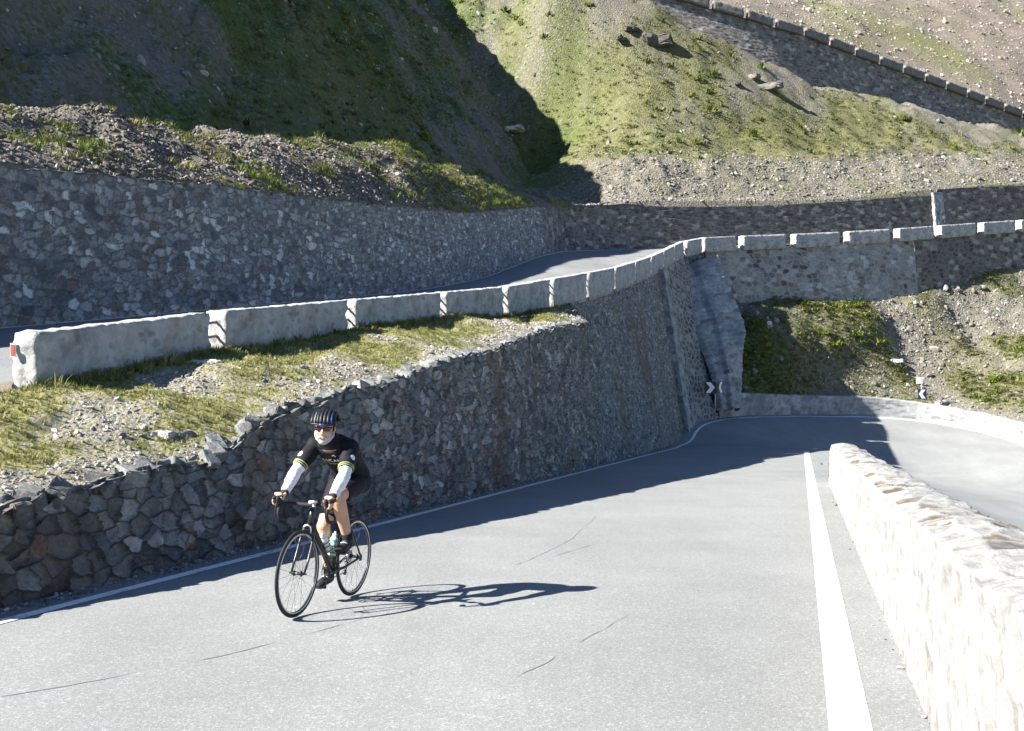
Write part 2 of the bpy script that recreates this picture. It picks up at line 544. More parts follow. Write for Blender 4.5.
def crack(pts, w, seed):
    q = []
    for px, py in pts:
        y = 1492 / (py - 416); q.append(((px - 512) / F * y, y, 0))
    d = densify(q, .08)
    d[:, 0] += .05 * fbm(d[:, 1] * 2.2, d[:, 0] * 2.2, seed); d[:, 1] += .07 * fbm(d[:, 1] * 2.2 + 9, d[:, 0] * 2.2, seed + 3)
    d = d[:]
    t = np.gradient(d[:, :2], axis=0); t /= np.linalg.norm(t, axis=1)[:, None]
    nr = np.c_[t[:, 1], -t[:, 0]]
    ww = w * np.clip(.28 + 2.2 * fbm(d[:, 1] * 3, d[:, 0] * 3, seed + 7, 3), .0, 1.0)
    P = np.zeros((len(d), 2, 3))
    P[:, 0, :2] = d[:, :2] - nr * ww[:, None]; P[:, 1, :2] = d[:, :2] + nr * ww[:, None]
    P[..., 2] = ROAD(P[..., 0], P[..., 1]) + .003
    tag(grid_obj('road_crack', P, ncr.m), kind='structure')


crack([(436, 706), (500, 683), (560, 655), (600, 632), (648, 606)], .010, 1)
crack([(0, 696), (120, 676), (250, 650), (330, 628), (420, 606)], .010, 2)
crack([(512, 566), (548, 552), (575, 536), (600, 512)], .018, 3)
crack([(556, 556), (585, 547), (610, 541)], .010, 6)

# ------------------------------------------------------------------ parapet line, upper road
blk_px = [12, 207, 341, 434, 497, 544, 580, 608, 629, 645, 658, 669]
blk_top = [333, 311, 300, 292.5, 287, 279, 273, 268, 262, 257, 251.5, 246]
PB = []
for px, py in zip(blk_px, blk_top):
    z = 8.18 / (.2945 - (px - 512) / F); PB.append(at(px, py, z * (1 + .17 * (1 - float(sstep(14, 37, z))))))
for px, py, z in ((679, 241.5, 63.8), (698, 238, 67), (738, 236.3, 69.5), (790, 234.5, 71.5), (843, 232, 73.7), (893, 229, 75.7), (935, 226, 78),
                  (977, 223, 80.3), (1015, 220.5, 82.6), (1053, 218, 85), (1092, 216, 87.5)):
    PB.append(at(px, py, z))
PB = np.array(PB)
RTOP = TPS([tuple(p) for p in PB])          # not used for shape away from the line, only along it
par = densify(np.vstack([[[-9.5 + .2945 * y, y, .0 + .09 * (y - 11.8)] for y in (-9, -3, 4)], PB]), .5)   # (x, y, top)


def par_at_y(y): return np.array([np.interp(y, par[:, 1], par[:, k]) for k in range(3)])


# upper wall foot (x, y, z) and top
uw = [(-15.5 + K1 * y, y, z) for y, z in ((-9, -1.6), (4, -.9), (12, -.4), (19.2, .154), (28, .85), (40, 1.85), (48, 2.8), (52.6, 3.6), (58, 4.6), (63, 5.3))]
uw += [(3.7, 67.2, 5.75), (6.6, 71.6, 6.2), (9.8, 74.4, 6.5), (12.9, 76.0, 6.75), (20, 79.7, 7.3), (29, 84.2, 8.0), (38.6, 89.0, 8.8), (55, 97, 10), (72, 105.5, 11.5)]
uw = np.array(uw)
uwd = densify(uw, .3)
top_px = [(-9, 0), (19.2, 3.25), (25.5, 3.87), (36, 4.75), (47.5, 5.8), (55, 6.95), (63, 8.15), (67.2, 8.6), (71.6, 9.25), (74.4, 9.65), (76, 9.8), (79.7, 10.35), (84.2, 11.4), (86.2, 11.95), (97, 14.3), (105.5, 16.5)]
ty = np.array([a for a, b in top_px]); tz = np.array([b for a, b in top_px])
tz[0] = .9


def upper_top(y): return np.interp(y, ty, tz)


s_par = np.linspace(0, 1, 260)
def resample(p, n):
    L = np.r_[0, np.cumsum(np.linalg.norm(np.diff(p[:, :2], axis=0), axis=1))]
    s = np.linspace(0, L[-1], n); return np.c_[[np.interp(s, L, p[:, k]) for k in range(p.shape[1])]].T


a = resample(par, 320); b = resample(uwd, 320)
roff = np.interp(a[:, 1], [9, 18, 30, 40], [.58, .58, .64, .70])
t = np.linspace(0, 1, 14)
P = np.zeros((320, 14, 3))
aa = a.copy(); aa[:, 2] -= roff
P[:] = aa[:, None, :] + (b - aa)[:, None, :] * t[None, :, None]
P[..., 2] += .03 * np.sin(t * math.pi)[None, :]
o = grid_obj('upper_road', P, M['asphalt_up'], flip=False); tag(o, kind='structure')
Lp = P[:, 0] * .955 + P[:, -1] * .045
Lq = P[:, 0] * .04 + P[:, -1] * .96
Lr = P[:, 0] * .02 + P[:, -1] * .98
Q = np.stack([Lq, Lr], 1); Q[..., 2] += .012
tag(grid_obj('road_marking', Q, M['paint']), kind='structure')


# ------------------------------------------------------------------ rubble surfaces
def rubble(P, Uc, Vc, sw, sh, depth, seed, jit=.8, gap=.10, tilt=.5, rough=.012, warp=.35, mort=(.03, .10), fade=None, rnd=None, name='retaining_wall', mat=None, parent=None, flip=False, hollow=.6):
    """displaces a wall sheet into individual stones"""
    Nn = grid_normals(P)
    if flip: Nn = -Nn
    U = Uc / sw + warp * fbm(Uc * .7 / sw, Vc * .7 / sh, seed + 40, 3); V = Vc / sh + warp * fbm(Uc * .7 / sw + 50, Vc * .7 / sh, seed + 60, 3)
    e, ci, cj, lu, lv = voro(U, V, seed, jit)
    r1 = _h(ci, cj, seed + 11); r2 = _h(ci, cj, seed + 12); r3 = _h(ci, cj, seed + 13); r4 = _h(ci, cj, seed + 14)
    prof = 1 - np.exp(-np.maximum(e, 0) / gap)
    d = depth * prof * (1 - hollow * r1 * .8) + depth * tilt * prof * ((r2 - .5) * 2 * lu + (r3 - .5) * 2 * lv)
    d = d + rough * fbm(Uc * 9, Vc * 9, seed + 70, 4, .6)
    if fade is not None: d = d * fade
    P2 = P + Nn * d[..., None]
    m = 1 - sstep(mort[0], mort[1], e)
    cell = np.clip(r4 + .05 * fbm(Uc * 3, Vc * 3, seed + 77), 0, 1)
    if rnd is not None: cell = rnd(cell, Uc, Vc, r1)
    o = grid_obj(name, P2, mat, parent, {'cell': cell, 'mort': m}, flip=flip)
    return o


def adaptive(y0, y1, k):
    s = [y0]
    while s[-1] < y1: s.append(s[-1] + max(k * abs(s[-1]), .010))
    return np.array(s)


# --- lower retaining wall (dry stone, beside the lane)
wt = []     # (y, lat, z) of the crest
for px, py in ((-160, 585), (-60, 537), (0, 511), (44, 493), (82, 486), (114, 478), (140, 469), (164, 466), (205, 461), (235, 441), (268, 421), (300, 406), (335, 394), (388, 381), (416, 372),
               (451, 358), (497, 349), (518, 339), (560, 326), (588, 322)):
    y = 6.38 / (K1 - (px - 512) / F); wt.append((y, -6.38, (336 - py) / F * y))
for y in (33.5, 36, 40, 45, 50, 53.5):
    p = par_at_y(y); wt.append((y, p[0] + .36 - K1 * y, p[2] - .86))
wt = np.array(wt)
wt = np.vstack([[(-9, -6.38, -.45), (0, -6.38, -.95)], wt])
yc = np.r_[adaptive(-6, 4.5, .03)[:-1], adaptive(4.5, 53.6, .0016)]
yc = yc[(np.r_[True, np.diff(yc) > 1e-4])]


def crest(y): return np.interp(y, wt[:, 0], wt[:, 1]), np.interp(y, wt[:, 0], wt[:, 2])


cl, cz = crest(yc)
cz = cz + np.where(yc < 32, .10 * fbm(yc * 2.6, yc * 0, 5, 2), 0)
bx = lat2x(WALL_L, yc) ; 
# the foot swings out a little towards the bend
bx = bx + .0 * yc
NV = 230
v = np.linspace(0, 1, NV)
base = np.c_[bx, yc, ROAD(bx, yc) - .12]; topp = np.c_[lat2x(cl, yc), yc, cz]
P = base[:, None] + (topp - base)[:, None] * v[None, :, None]
hh = np.linalg.norm(topp - base, axis=1)
Uc = np.broadcast_to(yc[:, None] * 1.04, P.shape[:2]); Vc = hh[:, None] * v[None, :] + base[:, 2:3] * 1.0
stone_w = .34


def rust(cell, U, V, r):
    big = fbm(U * .5, V * .7, 91, 3)
    c = cell.copy()
    c = np.where((big > .40) & (r > .85), .94 + .02 * r, c)
    return c


# stones get finer-looking and more upright up-valley
wall = rubble(P, Uc, Vc, .225, .155, .058, 3, .95, .05, 1.2, .030, .6, (.015, .06), None, rust, 'retaining_wall', M['drystone'], None, True)
tag(wall, 'long dry stone retaining wall of dark grey rubble directly beside the lane and behind the cyclist', 'wall')
# crest of the wall: a back and coping so that it is a solid
bk = topp.copy(); bk[:, 0] -= .55; bk[:, 2] -= .06
bk2 = bk.copy(); bk2[:, 2] -= .8
Pt = np.stack([topp + np.array([0.02, 0, -.04]), topp + np.array([-.2, 0, -.06]), bk - np.array([0, 0, .04]), bk2], 1)
sel = slice(0, len(yc), 3)
o = grid_obj('coping', Pt[sel], M['drystone'], wall, {'cell': RNG.random(Pt[sel].shape[:2]) * .6, 'mort': np.zeros(Pt[sel].shape[:2])}, flip=True)

yk = []; q = 6.0
rr = np.random.default_rng(17)
while q < 31: yk.append(q); q += .045 + .06 * rr.random()
yk = np.array(yk); kl, kz = crest(yk)
pos = np.c_[lat2x(kl, yk) - .05 - .20 * rr.random(len(yk)), yk, kz - .075 + .05 * rr.random(len(yk))]
keepk = rr.random(len(yk)) < .8
CREST = (pos[keepk], (.05 + .085 * rr.random(len(yk)) ** 1.5)[keepk])

# --- plastered pilaster where the wall turns the corner
PT, PBm = at(657, 284, 54.6), at(690.5, 436, 52.2)


def wall_strip(name, ptsb, ptst, ncol, nrow, sw, sh, depth, seed, mat, parent=None, flip=True, **kw):
    """ptsb/ptst : matching foot and top polylines"""
    pb = np.array(ptsb, float); pt = np.array(ptst, float)
    L = np.r_[0, np.cumsum(np.linalg.norm(np.diff((pb + pt) / 2, axis=0), axis=1))]
    s = np.linspace(0, L[-1], ncol)
    B = np.c_[[np.interp(s, L, pb[:, k]) for k in range(3)]].T; T = np.c_[[np.interp(s, L, pt[:, k]) for k in range(3)]].T
    vv = np.linspace(0, 1, nrow)
    P = B[:, None] + (T - B)[:, None] * vv[None, :, None]
    h = np.linalg.norm(T - B, axis=1)
    U = np.broadcast_to(s[:, None], P.shape[:2]); V = h[:, None] * vv[None, :] + B[:, 2:3]
    return rubble(P, U, V, sw, sh, depth, seed, name=name, mat=mat, parent=parent, flip=flip, **kw)


# corner wall, facing the bend: from the pilaster to the far parapet wall
foot2 = [at(689, 434, 52.6), at(700, 424, 55.2), at(722, 419, 57.6), at(742, 414, 60.5)]
top2 = [at(655, 268, 54.9), at(672, 256, 60.5), at(690, 250, 65.5), at(716, 248.5, 69)]
cw = wall_strip('corner_wall', foot2, top2, 190, 210, .68, .36, .10, 21, M['crazy'], None, True, gap=.12, tilt=.6, rough=.04, mort=(.05, .17))
tag(cw, 'dark rubble wall face at the bend carrying the black and white arrow sign, below the curved parapet', 'wall')
mbp = []
pil = MB()
# pilaster: a tapering plastered strip proud of the corner
eb, et = base[-1] + np.array([0, 0, -.1]), topp[-1].copy()
w1, w2, pn = np.array([-.28, -.96, 0]), np.array([.62, .78, 0]), np.array([.90, -.43, 0])
pw = wall_strip('pilaster', [eb + w1 * 1.1 - pn * .3, eb + w1 * 1.0 + pn * .28, eb + w2 * .25 + pn * .30, eb + w2 * .4 - pn * .35],
                [et + w1 * .85 - pn * .3, et + w1 * .75 + pn * .30, et + w2 * .2 + pn * .30, et + w2 * .3 - pn * .35], 60, 160, .5, .35, .05, 31, M['plaster'], cw, True, gap=.1, tilt=.4, rough=.07)
tag(pw, 'pale plastered strip up the edge of the corner')

# plastered chute leaning on the corner wall
cb = [at(722, 408, 57.0), at(724, 409, 56.4), at(741, 404, 57.2), at(744, 400, 58.4)]
ct = [at(687, 262, 65.6), at(690, 263, 64.9), at(722, 258, 66.8), at(726, 256, 67.8)]
# widen below like the photographed one: an intermediate row
def chute():
    nrow, ncol = 190, 60
    left = densify([at(678, 268, 63.2), at(685, 300, 61.5), at(698, 335, 59.8), at(713, 372, 58.2), at(720, 410, 57.0)], .1)
    right = densify([at(718, 256, 66.6), at(733, 296, 64.6), at(745, 329, 62.8), at(742, 352, 61.2), at(738, 410, 58.6)], .1)
    l = resample3(left, nrow); r = resample3(right, nrow)
    u = np.linspace(0, 1, ncol)
    P = l[:, None] + (r - l)[:, None] * u[None, :, None]
    # stand it proud of the wall with returning sides
    nrm = np.array([.42, -.86, .28]); nrm /= np.linalg.norm(nrm)
    proud = np.interp(u, [0, .06, .30, .36, .9, 1], [-.3, .05, .20, .50, .40, -.4])
    P = P + nrm[None, None] * proud[None, :, None]
    Vv = np.broadcast_to(np.linspace(0, 11, nrow)[:, None], P.shape[:2]); Uu = np.broadcast_to(u[None] * 2.2, P.shape[:2])
    d = .06 * fbm(Uu * .9, Vv * .9, 61, 5, .62)
    P = P + nrm * d[..., None]
    o = rubble(P, Uu, Vv, .55, .30, .07, 65, name='chute', mat=M['plaster'], flip=False, gap=.1, tilt=.8, rough=.06, mort=(.02, .10), hollow=.7)
    return tag(o, 'grey mortared stone chute leaning against the corner wall right of the arrow sign', 'chute')


def resample3(p, n):
    L = np.r_[0, np.cumsum(np.linalg.norm(np.diff(p, axis=0), axis=1))]
    s = np.linspace(0, L[-1], n); return np.c_[[np.interp(s, L, p[:, k]) for k in range(3)]].T


chute()

# --- wall carrying the far parapet
FOOT = [(700, 300), (742, 303), (765, 297), (800, 299), (850, 301), (910, 294), (940, 281), (985, 270), (1024, 263), (1090, 250)]
nf = np.array([.45, -.893])
fb, ft = [], []
for px, py in FOOT:
    # plan point on the parapet's outer face
    r = (px - 512) / F
    k = np.argmin(np.abs(par[:, 0] / par[:, 1] - r) + (par[:, 1] < 62) * 9)
    tp = par[k].copy(); tp[:2] += nf * .36; tp[2] -= .82
    y = tp[1]
    for _ in range(6):
        zf = (336 - py) / F * y; h = max(tp[2] - zf, .2); y = tp[1] - .893 * .10 * h
    fpt = np.array([tp[0] + .45 * .10 * h, y, zf])
    fb.append(fpt); ft.append(tp)
FFOOT = np.array(fb)
fb2 = [p - np.array([0, 0, .8]) + np.array([nf[0], nf[1], 0]) * .17 for p in fb]


def farmix(cell, U, V, r):
    return np.clip(cell * .9 + .3 * fbm(U * .25, V * .5, 8, 3), 0, 1)


fw = wall_strip('parapet_wall', fb2[:6], ft[:6], 300, 80, .55, .32, .06, 41, M['paleryubble'], None, True, gap=.1, rough=.05, mort=(.02, .12), rnd=farmix)
tag(fw, 'rubble wall under the far row of parapet blocks above the grassy slope', 'wall')
fr = wall_strip('wall_face', fb2[5:], ft[5:], 240, 70, .6, .35, .05, 42, M['darkrubble'], fw, True, gap=.1, rough=.05, mort=(.03, .14))
tag(fr, 'darker brown stretch on the right')
# paler mortared buttress on it
bb, bt = [], []
for px, py, pyt, lift in ((800, 299, 252, .0), (846, 300, 251, .22), (880, 300, 250.5, .25), (904, 297, 250, .25), (912, 292, 250, .0)):
    k = np.argmin(np.abs(FFOOT[:, 0] / FFOOT[:, 1] - (px - 512) / F))
    yb = np.interp((px - 512) / F, FFOOT[:, 0] / FFOOT[:, 1], FFOOT[:, 1]) - lift * .9
    ytp = np.interp((px - 512) / F, np.array(ft)[:, 0] / np.array(ft)[:, 1], np.array(ft)[:, 1]) - lift * .25
    pxt = px if px < 880 else px - 16
    bb.append(at(px, py + 4, yb)); bt.append(at(pxt, pyt, ytp))
bo = wall_strip('buttress', bb, bt, 90, 60, .5, .22, .035, 43, M['paleryubble'], fw, True, gap=.12, rough=.04, mort=(.03, .18))
tag(bo, 'paler mortared stretch bulging from the rubble')

# --- low wall around the outside of the bend
lw_line = densify([at(726, 418.4, 57.3), at(742, 417.2, 59.2)] + [p for p in outer_line[5:14]], .25)
tl = np.gradient(lw_line[:, :2], axis=0); tl /= np.linalg.norm(tl, axis=1)[:, None]
nl = np.c_[-tl[:, 1], tl[:, 0]]             # outwards
lwb = lw_line.copy(); lwb[:, :2] += nl * .4; lwb[:, 2] = ROAD(lwb[:, 0], lwb[:, 1]) - .05
hl = np.interp(np.arange(len(lwb)), [0, 40, 80, 140], [1.42, 1.28, 1.15, 1.05])
Lc = np.r_[0, np.cumsum(np.linalg.norm(np.diff(lwb, axis=0), axis=1))]
prof = []
nr_ = 26
for q in np.linspace(0, 1, nr_):
    if q < .6: prof.append((0.05 * q / .6, q / .6))
    elif q < .9: prof.append((.05 + .5 * (q - .6) / .3, 1.0 + .03 * math.sin((q - .6) / .3 * math.pi)))
    else: prof.append((.55, 1 - (q - .9) / .1 * .5))
P = np.zeros((len(lwb), nr_, 3))
for j, (o_, hfrac) in enumerate(prof):
    P[:, j, :2] = lwb[:, :2] + nl * o_; P[:, j, 2] = lwb[:, 2] + hl * hfrac
Uc = np.broadcast_to(Lc[:, None], P.shape[:2]); Vc = np.broadcast_to(np.linspace(0, 2.2, nr_)[None], P.shape[:2])
lowwall = rubble(P, Uc, Vc, .5, .3, .035, 51, name='low_wall', mat=M['plaster'], flip=False, rough=.05, tilt=.3)
tag(lowwall, 'low pale plastered wall curving around the outside of the hairpin bend', 'wall')

# slope between the low wall and the far parapet wall
n1 = 150
A = lwb.copy(); A[:, :2] += nl * .46; A[:, 2] += hl - .10
A = np.vstack([[A[0] + np.array([-2.6, .6, .1])], A])
keep = A[:, 1] > 44
A = resample(A[keep], n1)
B = FFOOT.copy(); B = np.vstack([B, [at(1200, 225, 94)], [at(1400, 190, 105)]])
B = resample(B, n1)
t = np.linspace(0, 1.06, 74)
P = A[:, None] + (B - A)[:, None] * t[None, :, None]
P[..., 2] += .5 * np.sin(np.clip(t, 0, 1) * math.pi)[None]
xx, yy = P[..., 0], P[..., 1]
ef = (np.clip(np.sin(np.clip(t, 0.02, 1) * math.pi), 0, 1) * .85 + .15 * sstep(.02, .12, t))[None]
gul = -1.0 * np.exp(-((xx - 31 + .35 * (yy - 64)) / .9) ** 2) - .5 * np.exp(-((xx - 37 + .3 * (yy - 64)) / .8) ** 2)
P[..., 2] += ef * (1.1 * fbm(xx / 5, yy / 5, 101, 3) + .45 * fbm(xx / 1.1, yy / 1.1, 103, 4, .6) + .5 * gul)
veg = .62 + .75 * fbm(xx / 4, yy / 4, 105, 3) - .35 * sstep(29, 34, xx) * sstep(-1.5, 2.0, P[..., 2]) + .25 * sstep(20, 14, xx)
veg = veg + .9 * gul
slope_P = P; slope_veg = veg
lush_shade = sstep(20.5, 14, xx - .25 * (yy - 60)) * .9  # shaded patch by the chute takes the same shade-darkened green
sl = grid_obj('slope', P, M['hill'], None, {'veg': veg, 'lush_shade': lush_shade}, flip=False); tag(sl, kind='structure')

# --- upper wall, above the upper road
ucol = densify(uw, .07)
# thin out with distance
kk = [0]
for i in range(len(ucol)):
    if ucol[i, 1] - 0 > 0 and np.linalg.norm(ucol[i, :2] - ucol[kk[-1], :2]) > max(.0021 * np.hypot(*ucol[i, :2]), .03): kk.append(i)
ub = ucol[kk]
ut = ub.copy(); ut[:, 2] = upper_top(ub[:, 1]) + .05 * fbm(ub[:, 1] * 1.5, ub[:, 1] * 0, 7, 3)
tu = np.gradient(ub[:, :2], axis=0); tu /= np.linalg.norm(tu, axis=1)[:, None]
nu_ = np.c_[-tu[:, 1], tu[:, 0]]
# step up at the pale pilaster on the right
stepm = sstep(38.0, 38.3, ub[:, 0])
ut[:, 2] += .55 * stepm + .10
ut[:, :2] += nu_ * .35
vv = np.linspace(0, 1, 120)
ub[:, 2] -= .15
P = ub[:, None] + (ut - ub)[:, None] * vv[None, :, None]
Lu = np.r_[0, np.cumsum(np.linalg.norm(np.diff(ub[:, :2], axis=0), axis=1))]
hh = np.linalg.norm(ut - ub, axis=1)
Uc = np.broadcast_to(Lu[:, None], P.shape[:2]); Vc = hh[:, None] * vv[None] + ub[:, 2:3]
xg = P[..., 0]
# two stretches of the one wall differ in stone: built as two parts
icut = np.argmax(ub[:, 0] > 21.5); ic0 = np.argmax(ub[:, 0] > 2.5)
upper = empty('upper_wall', (float(ub[ic0, 0]), float(ub[ic0, 1]), float(ub[ic0, 2])))
off = -np.array(upper.location)


def upart(a_, b_, sw, sh, depth, seed, mat, lab, **kw):
    o = rubble(P[a_:b_] + off, Uc[a_:b_], Vc[a_:b_], sw, sh, depth, seed, name='wall_face', mat=mat, parent=upper, flip=True, **kw)
    if lab: tag(o, lab)


upart(0, ic0, .29, .20, .085, 61, M['grouted'], None, gap=.08, tilt=.9, rough=.03, mort=(.03, .12), warp=.6)
upart(ic0 - 9, icut, .5, .28, .07, 62, M['darkrubble'], 'browner stretch past the bend', gap=.1, rough=.03, mort=(.02, .12))
upart(icut - 6, len(ub), .5, .28, .09, 63, M['darkrubble'], 'dark brown stretch on the right', gap=.1, rough=.03, mort=(.0, .03))
cpP = np.stack([ut + off + np.array([.0, 0, -.03]), np.c_[ut[:, :2] + nu_ * .25, ut[:, 2] + .03] + off, np.c_[ut[:, :2] + nu_ * .6, ut[:, 2] - .02] + off, np.c_[ut[:, :2] + nu_ * .62, ut[:, 2] - .9] + off], 1)
grid_obj('coping', cpP, M['grouted'], upper, {'cell': np.full(cpP.shape[:2], .7), 'mort': np.full(cpP.shape[:2], .8)}, flip=True)
i38 = np.argmax(ub[:, 0] > 37.4); i39 = np.argmax(ub[:, 0] > 38.5)
bbp = [ub[i38] + off - np.r_[nu_[i38] * .02, 0], ub[i38] + off - np.r_[nu_[i38] * .3, 0], ub[i39] + off - np.r_[nu_[i39] * .3, 0], ub[i39] + off - np.r_[nu_[i39] * .02, 0]]
ttp = [p + np.r_[nu_[i38] * .36, ut[i38 - 3, 2] - ub[i38 - 3, 2] + .25] for p in bbp]
o = wall_strip('pilaster', bbp, ttp, 20, 40, .4, .3, .03, 64, M['grouted'], upper, True)
tag(o, 'pale plastered upright strip in the dark stretch')
tag(upper, 'long grouted stone wall holding the hillside above the upper road', 'wall')

# ------------------------------------------------------------------ hillside
LTOP = lambda y: np.interp(y, [-20, 19.2, 25.5, 47.5, 63, 70, 90, 140], [0.2, 3.3, 3.9, 5.85, 8.2, 9.2, 12, 19])


def H_L(x, y):
    lat = x - K1 * y
    d = -15.9 - lat
    A = np.interp(y, [0, 20, 28, 34, 50, 60, 70], [1.6, 1.75, 2.1, 2.4, 3.3, 2.2, .8])
    bank = A * sstep(-1.2, 4.9, d) * 1.10 - A * .10
    bank = np.where(d < 0, 0, A * np.clip(1 - (1 - np.clip(d / 4.8, 0, 1)) ** 1.6, 0, 1))
    dip = -np.interp(y, [30, 50, 62], [1.7, 1.5, 0]) * sstep(5.0, 7.4, d)
    Lf = np.interp(y, [0, 22, 34, 46, 60, 85, 110], [7, 8.5, 10.5, 14, 18.5, 21.5, 22.5])
    Lf = Lf + 4.0 * fbm(y / 5, y * 0 + 3.3, 231, 4, .6) * sstep(46, 60, y)
    fl = np.clip(d - 6.8, 0, None)
    flank = 1.25 * np.minimum(fl, Lf) + .45 * np.clip(fl - Lf, 0, None)
    return LTOP(y) + bank + dip + flank


hc = []
for p in uw[12:]:
    q = p.copy(); q[2] = upper_top(p[1]) + (.55 if p[0] > 38 else 0); q[:2] += np.array([-.16, .31]); hc.append(tuple(q))
for px, py, y in ((600, 157, 83), (640, 155.5, 82.5), (720, 155, 86), (800, 155, 89.5), (880, 156, 93), (960, 157, 97), (1030, 158, 101), (1100, 160, 105)):
    hc.append(tuple(at(px, py, y)))
for px, py, y in ((600, 152, 84.6), (640, 151, 84.2), (720, 150, 88), (800, 150, 91.2), (880, 151, 94.8), (960, 153, 98.4), (1030, 154, 102.4), (1100, 157, 106.6)):
    hc.append(tuple(at(px, py, y)))
UFOOT = [(560, -30, 97), (600, -10, 97.6), (637, 9, 98.2), (670, 21, 98.8), (724, 42, 99.7), (747, 54, 100.3), (780, 62, 101.2), (816, 80, 102.6), (855, 90, 104), (894, 102, 106), (947, 120, 108.5), (994, 137, 111), (1024, 145, 113), (1080, 165, 117), (1140, 186, 122)]
UFOOT = [(a_, b_, 98.4 + (c_ - 98.4) * (1.8 if c_ > 98.4 else 1)) for a_, b_, c_ in UFOOT]
for p in UFOOT: hc.append(tuple(at(*p)))
for p in UFOOT: 
    q = at(*p); hc.append((q[0] - 1.6, q[1] + 5, q[2] + .5))
for px, py, y in ((520, 60, 98), (560, 60, 95.5), (640, 75, 92.6), (720, 90, 94.2), (800, 108, 97), (480, 0, 106), (430, -30, 112)):
    hc.append(tuple(at(px, py, y)))
H_Rf = TPS(hc, .3)


def H(x, y):
    a = H_L(x, y); b = H_Rf(x, y)
    w = sstep(52, 66, y + .25 * x)
    k = 1.3
    mx = np.maximum(a, b) + np.clip(k - np.abs(a - b), 0, None) ** 2 / (4 * k)
    # right of the fold only the right-hand slope counts
    return np.where(w <= 0, a, a * (1 - w) + mx * w)


wl = densify(np.c_[uw[:, 0], uw[:, 1], uw[:, 2]], .45)
tw = np.gradient(wl[:, :2], axis=0); tw /= np.linalg.norm(tw, axis=1)[:, None]
ang = np.unwrap(np.arctan2(tw[:, 1], tw[:, 0]))
ker = np.ones(25) / 25
angp = np.convolve(np.pad(ang, 12, mode='edge'), ker, 'valid')
# subdivide the fan where the direction turns
idx = [0.0]
while idx[-1] < len(wl) - 1:
    i = int(idx[-1]); da = abs(angp[min(i + 1, len(wl) - 1)] - angp[i])
    idx.append(idx[-1] + 1.0 / (1 + da * 110))
idx = np.clip(np.array(idx), 0, len(wl) - 1)
gi = np.arange(len(wl))
wx = np.interp(idx, gi, wl[:, 0]); wy = np.interp(idx, gi, wl[:, 1]); wa = np.interp(idx, gi, angp)
nx, ny = -np.sin(wa), np.cos(wa)
e = np.r_[.40, np.arange(.42, 14, .24), np.arange(14, 50, .45), np.arange(50, 110, 1.5)]
X = wx[:, None] + nx[:, None] * e[None]; Y = wy[:, None] + ny[:, None] * e[None]
Z = H(X, Y)
fe = sstep(.4, 2.5, e)[None]
left = sstep(2, -6, X - .29 * (Y - 62))                    # the left flank
Z = Z + fe * (1.5 * fbm(X / 11, Y / 11, 201, 3) * sstep(6, 14, e)[None] + .60 * fbm(X / 2.8, Y / 2.8, 203, 4, .6) + .26 * fbm(X / .8, Y / .8, 205, 3, .6))
Z = Z + left * fe * sstep(7, 12, e)[None] * (.9 * fbm(X / 1.7, Y / 1.7, 233, 4, .62))
Z = Z - 2.2 * fe * np.abs(fbm(X / 5 + Y / 20, Y / 12, 207, 4)) * sstep(7, 15, e)[None] * left
dlat = -15.9 - (X - K1 * Y)
veg = .47 + .85 * fbm(X / 9, Y / 9, 211, 3) + .55 * fbm(X / 3, Y / 3, 213, 3)
Zr = Z / np.maximum(Y, 1)
grav = sstep(.19, .17, Zr) * sstep(60, 72, Y)             # gravel apron above the far wall
veg = veg - .58 * grav * sstep(-2, 4, X - 5)
track = np.exp(-(((X - 2) * .8 - (Y - 92) * -.35) / 2.5) ** 2)
bankm = (dlat < 6.5) & (Y < 58)
veg = np.where(bankm, .22 + .9 * fbm(X / 4, Y / 4, 215, 3) + .022 * (Y - 24), veg)
veg = np.where(~bankm, veg + .15 * left, veg)
Z[:, 0] -= 1.6
FB = .40 * np.exp(-((512 + F * X / np.maximum(Y, 1) - 535) / 32) ** 2) * (Y > 80)
veg = veg + FB
lush_shade = np.clip(left * (~bankm) * (.72 + .9 * fbm(X / 5, Y / 5, 221, 3)), 0, 1) * .9  # left flank: part greener plants, part shade put into their colour
hill = grid_obj('hillside', np.stack([X, Y, Z], -1), M['hill'], None, {'veg': veg, 'lush_shade': lush_shade}, flip=True); tag(hill, kind='structure')
HX, HY, HZ = X, Y, Z

from mathutils.bvhtree import BVHTree


def bvh_of(o):
    me = o.data
    return BVHTree.FromPolygons([v.co for v in me.vertices], [p.vertices[:] for p in me.polygons])


hill_bvh = bvh_of(hill)
slope_bvh = bvh_of(sl)


def hit(bvh, px, py):
    d = Vector(((px - 512) / F, 1, (336 - py) / F)).normalized()
    loc, nor, i, dist = bvh.ray_cast(Vector((0, 0, 0)), d)
    return loc, nor


# ------------------------------------------------------------------ diagonal wall at the top right
DT = [(560, -52, 97.3), (600, -36, 98), (637, -22, 98.6), (671, -11, 99.2), (712, 1.5, 100), (746, 10.5, 100.7), (775, 20, 101.5), (804, 28, 102.6), (830, 38, 103.6), (855, 48, 104.7), (879.5, 57, 105.8), (903, 65.5, 106.9), (925, 74, 107.9),
      (946, 82, 108.9), (967, 90, 110), (985, 97, 110.9), (1004, 104, 112), (1022, 111, 113), (1045, 120, 114.6), (1075, 131, 116.8), (1105, 142, 119), (1135, 153, 121.5)]
DT = [(a_, b_, 98.4 + (c_ - 98.4) * (1.8 if c_ > 98.4 else 1)) for a_, b_, c_ in DT]
dt = np.array([at(*p) for p in DT])
df = np.array([at(*p) for p in UFOOT]); df = np.c_[[np.interp(dt[:, 0], df[:, 0], df[:, k]) for k in range(3)]].T
df[:, 2] -= 1.2; df[:, 1] -= .2
dtt = dt.copy(); dtt[:, 2] -= .85
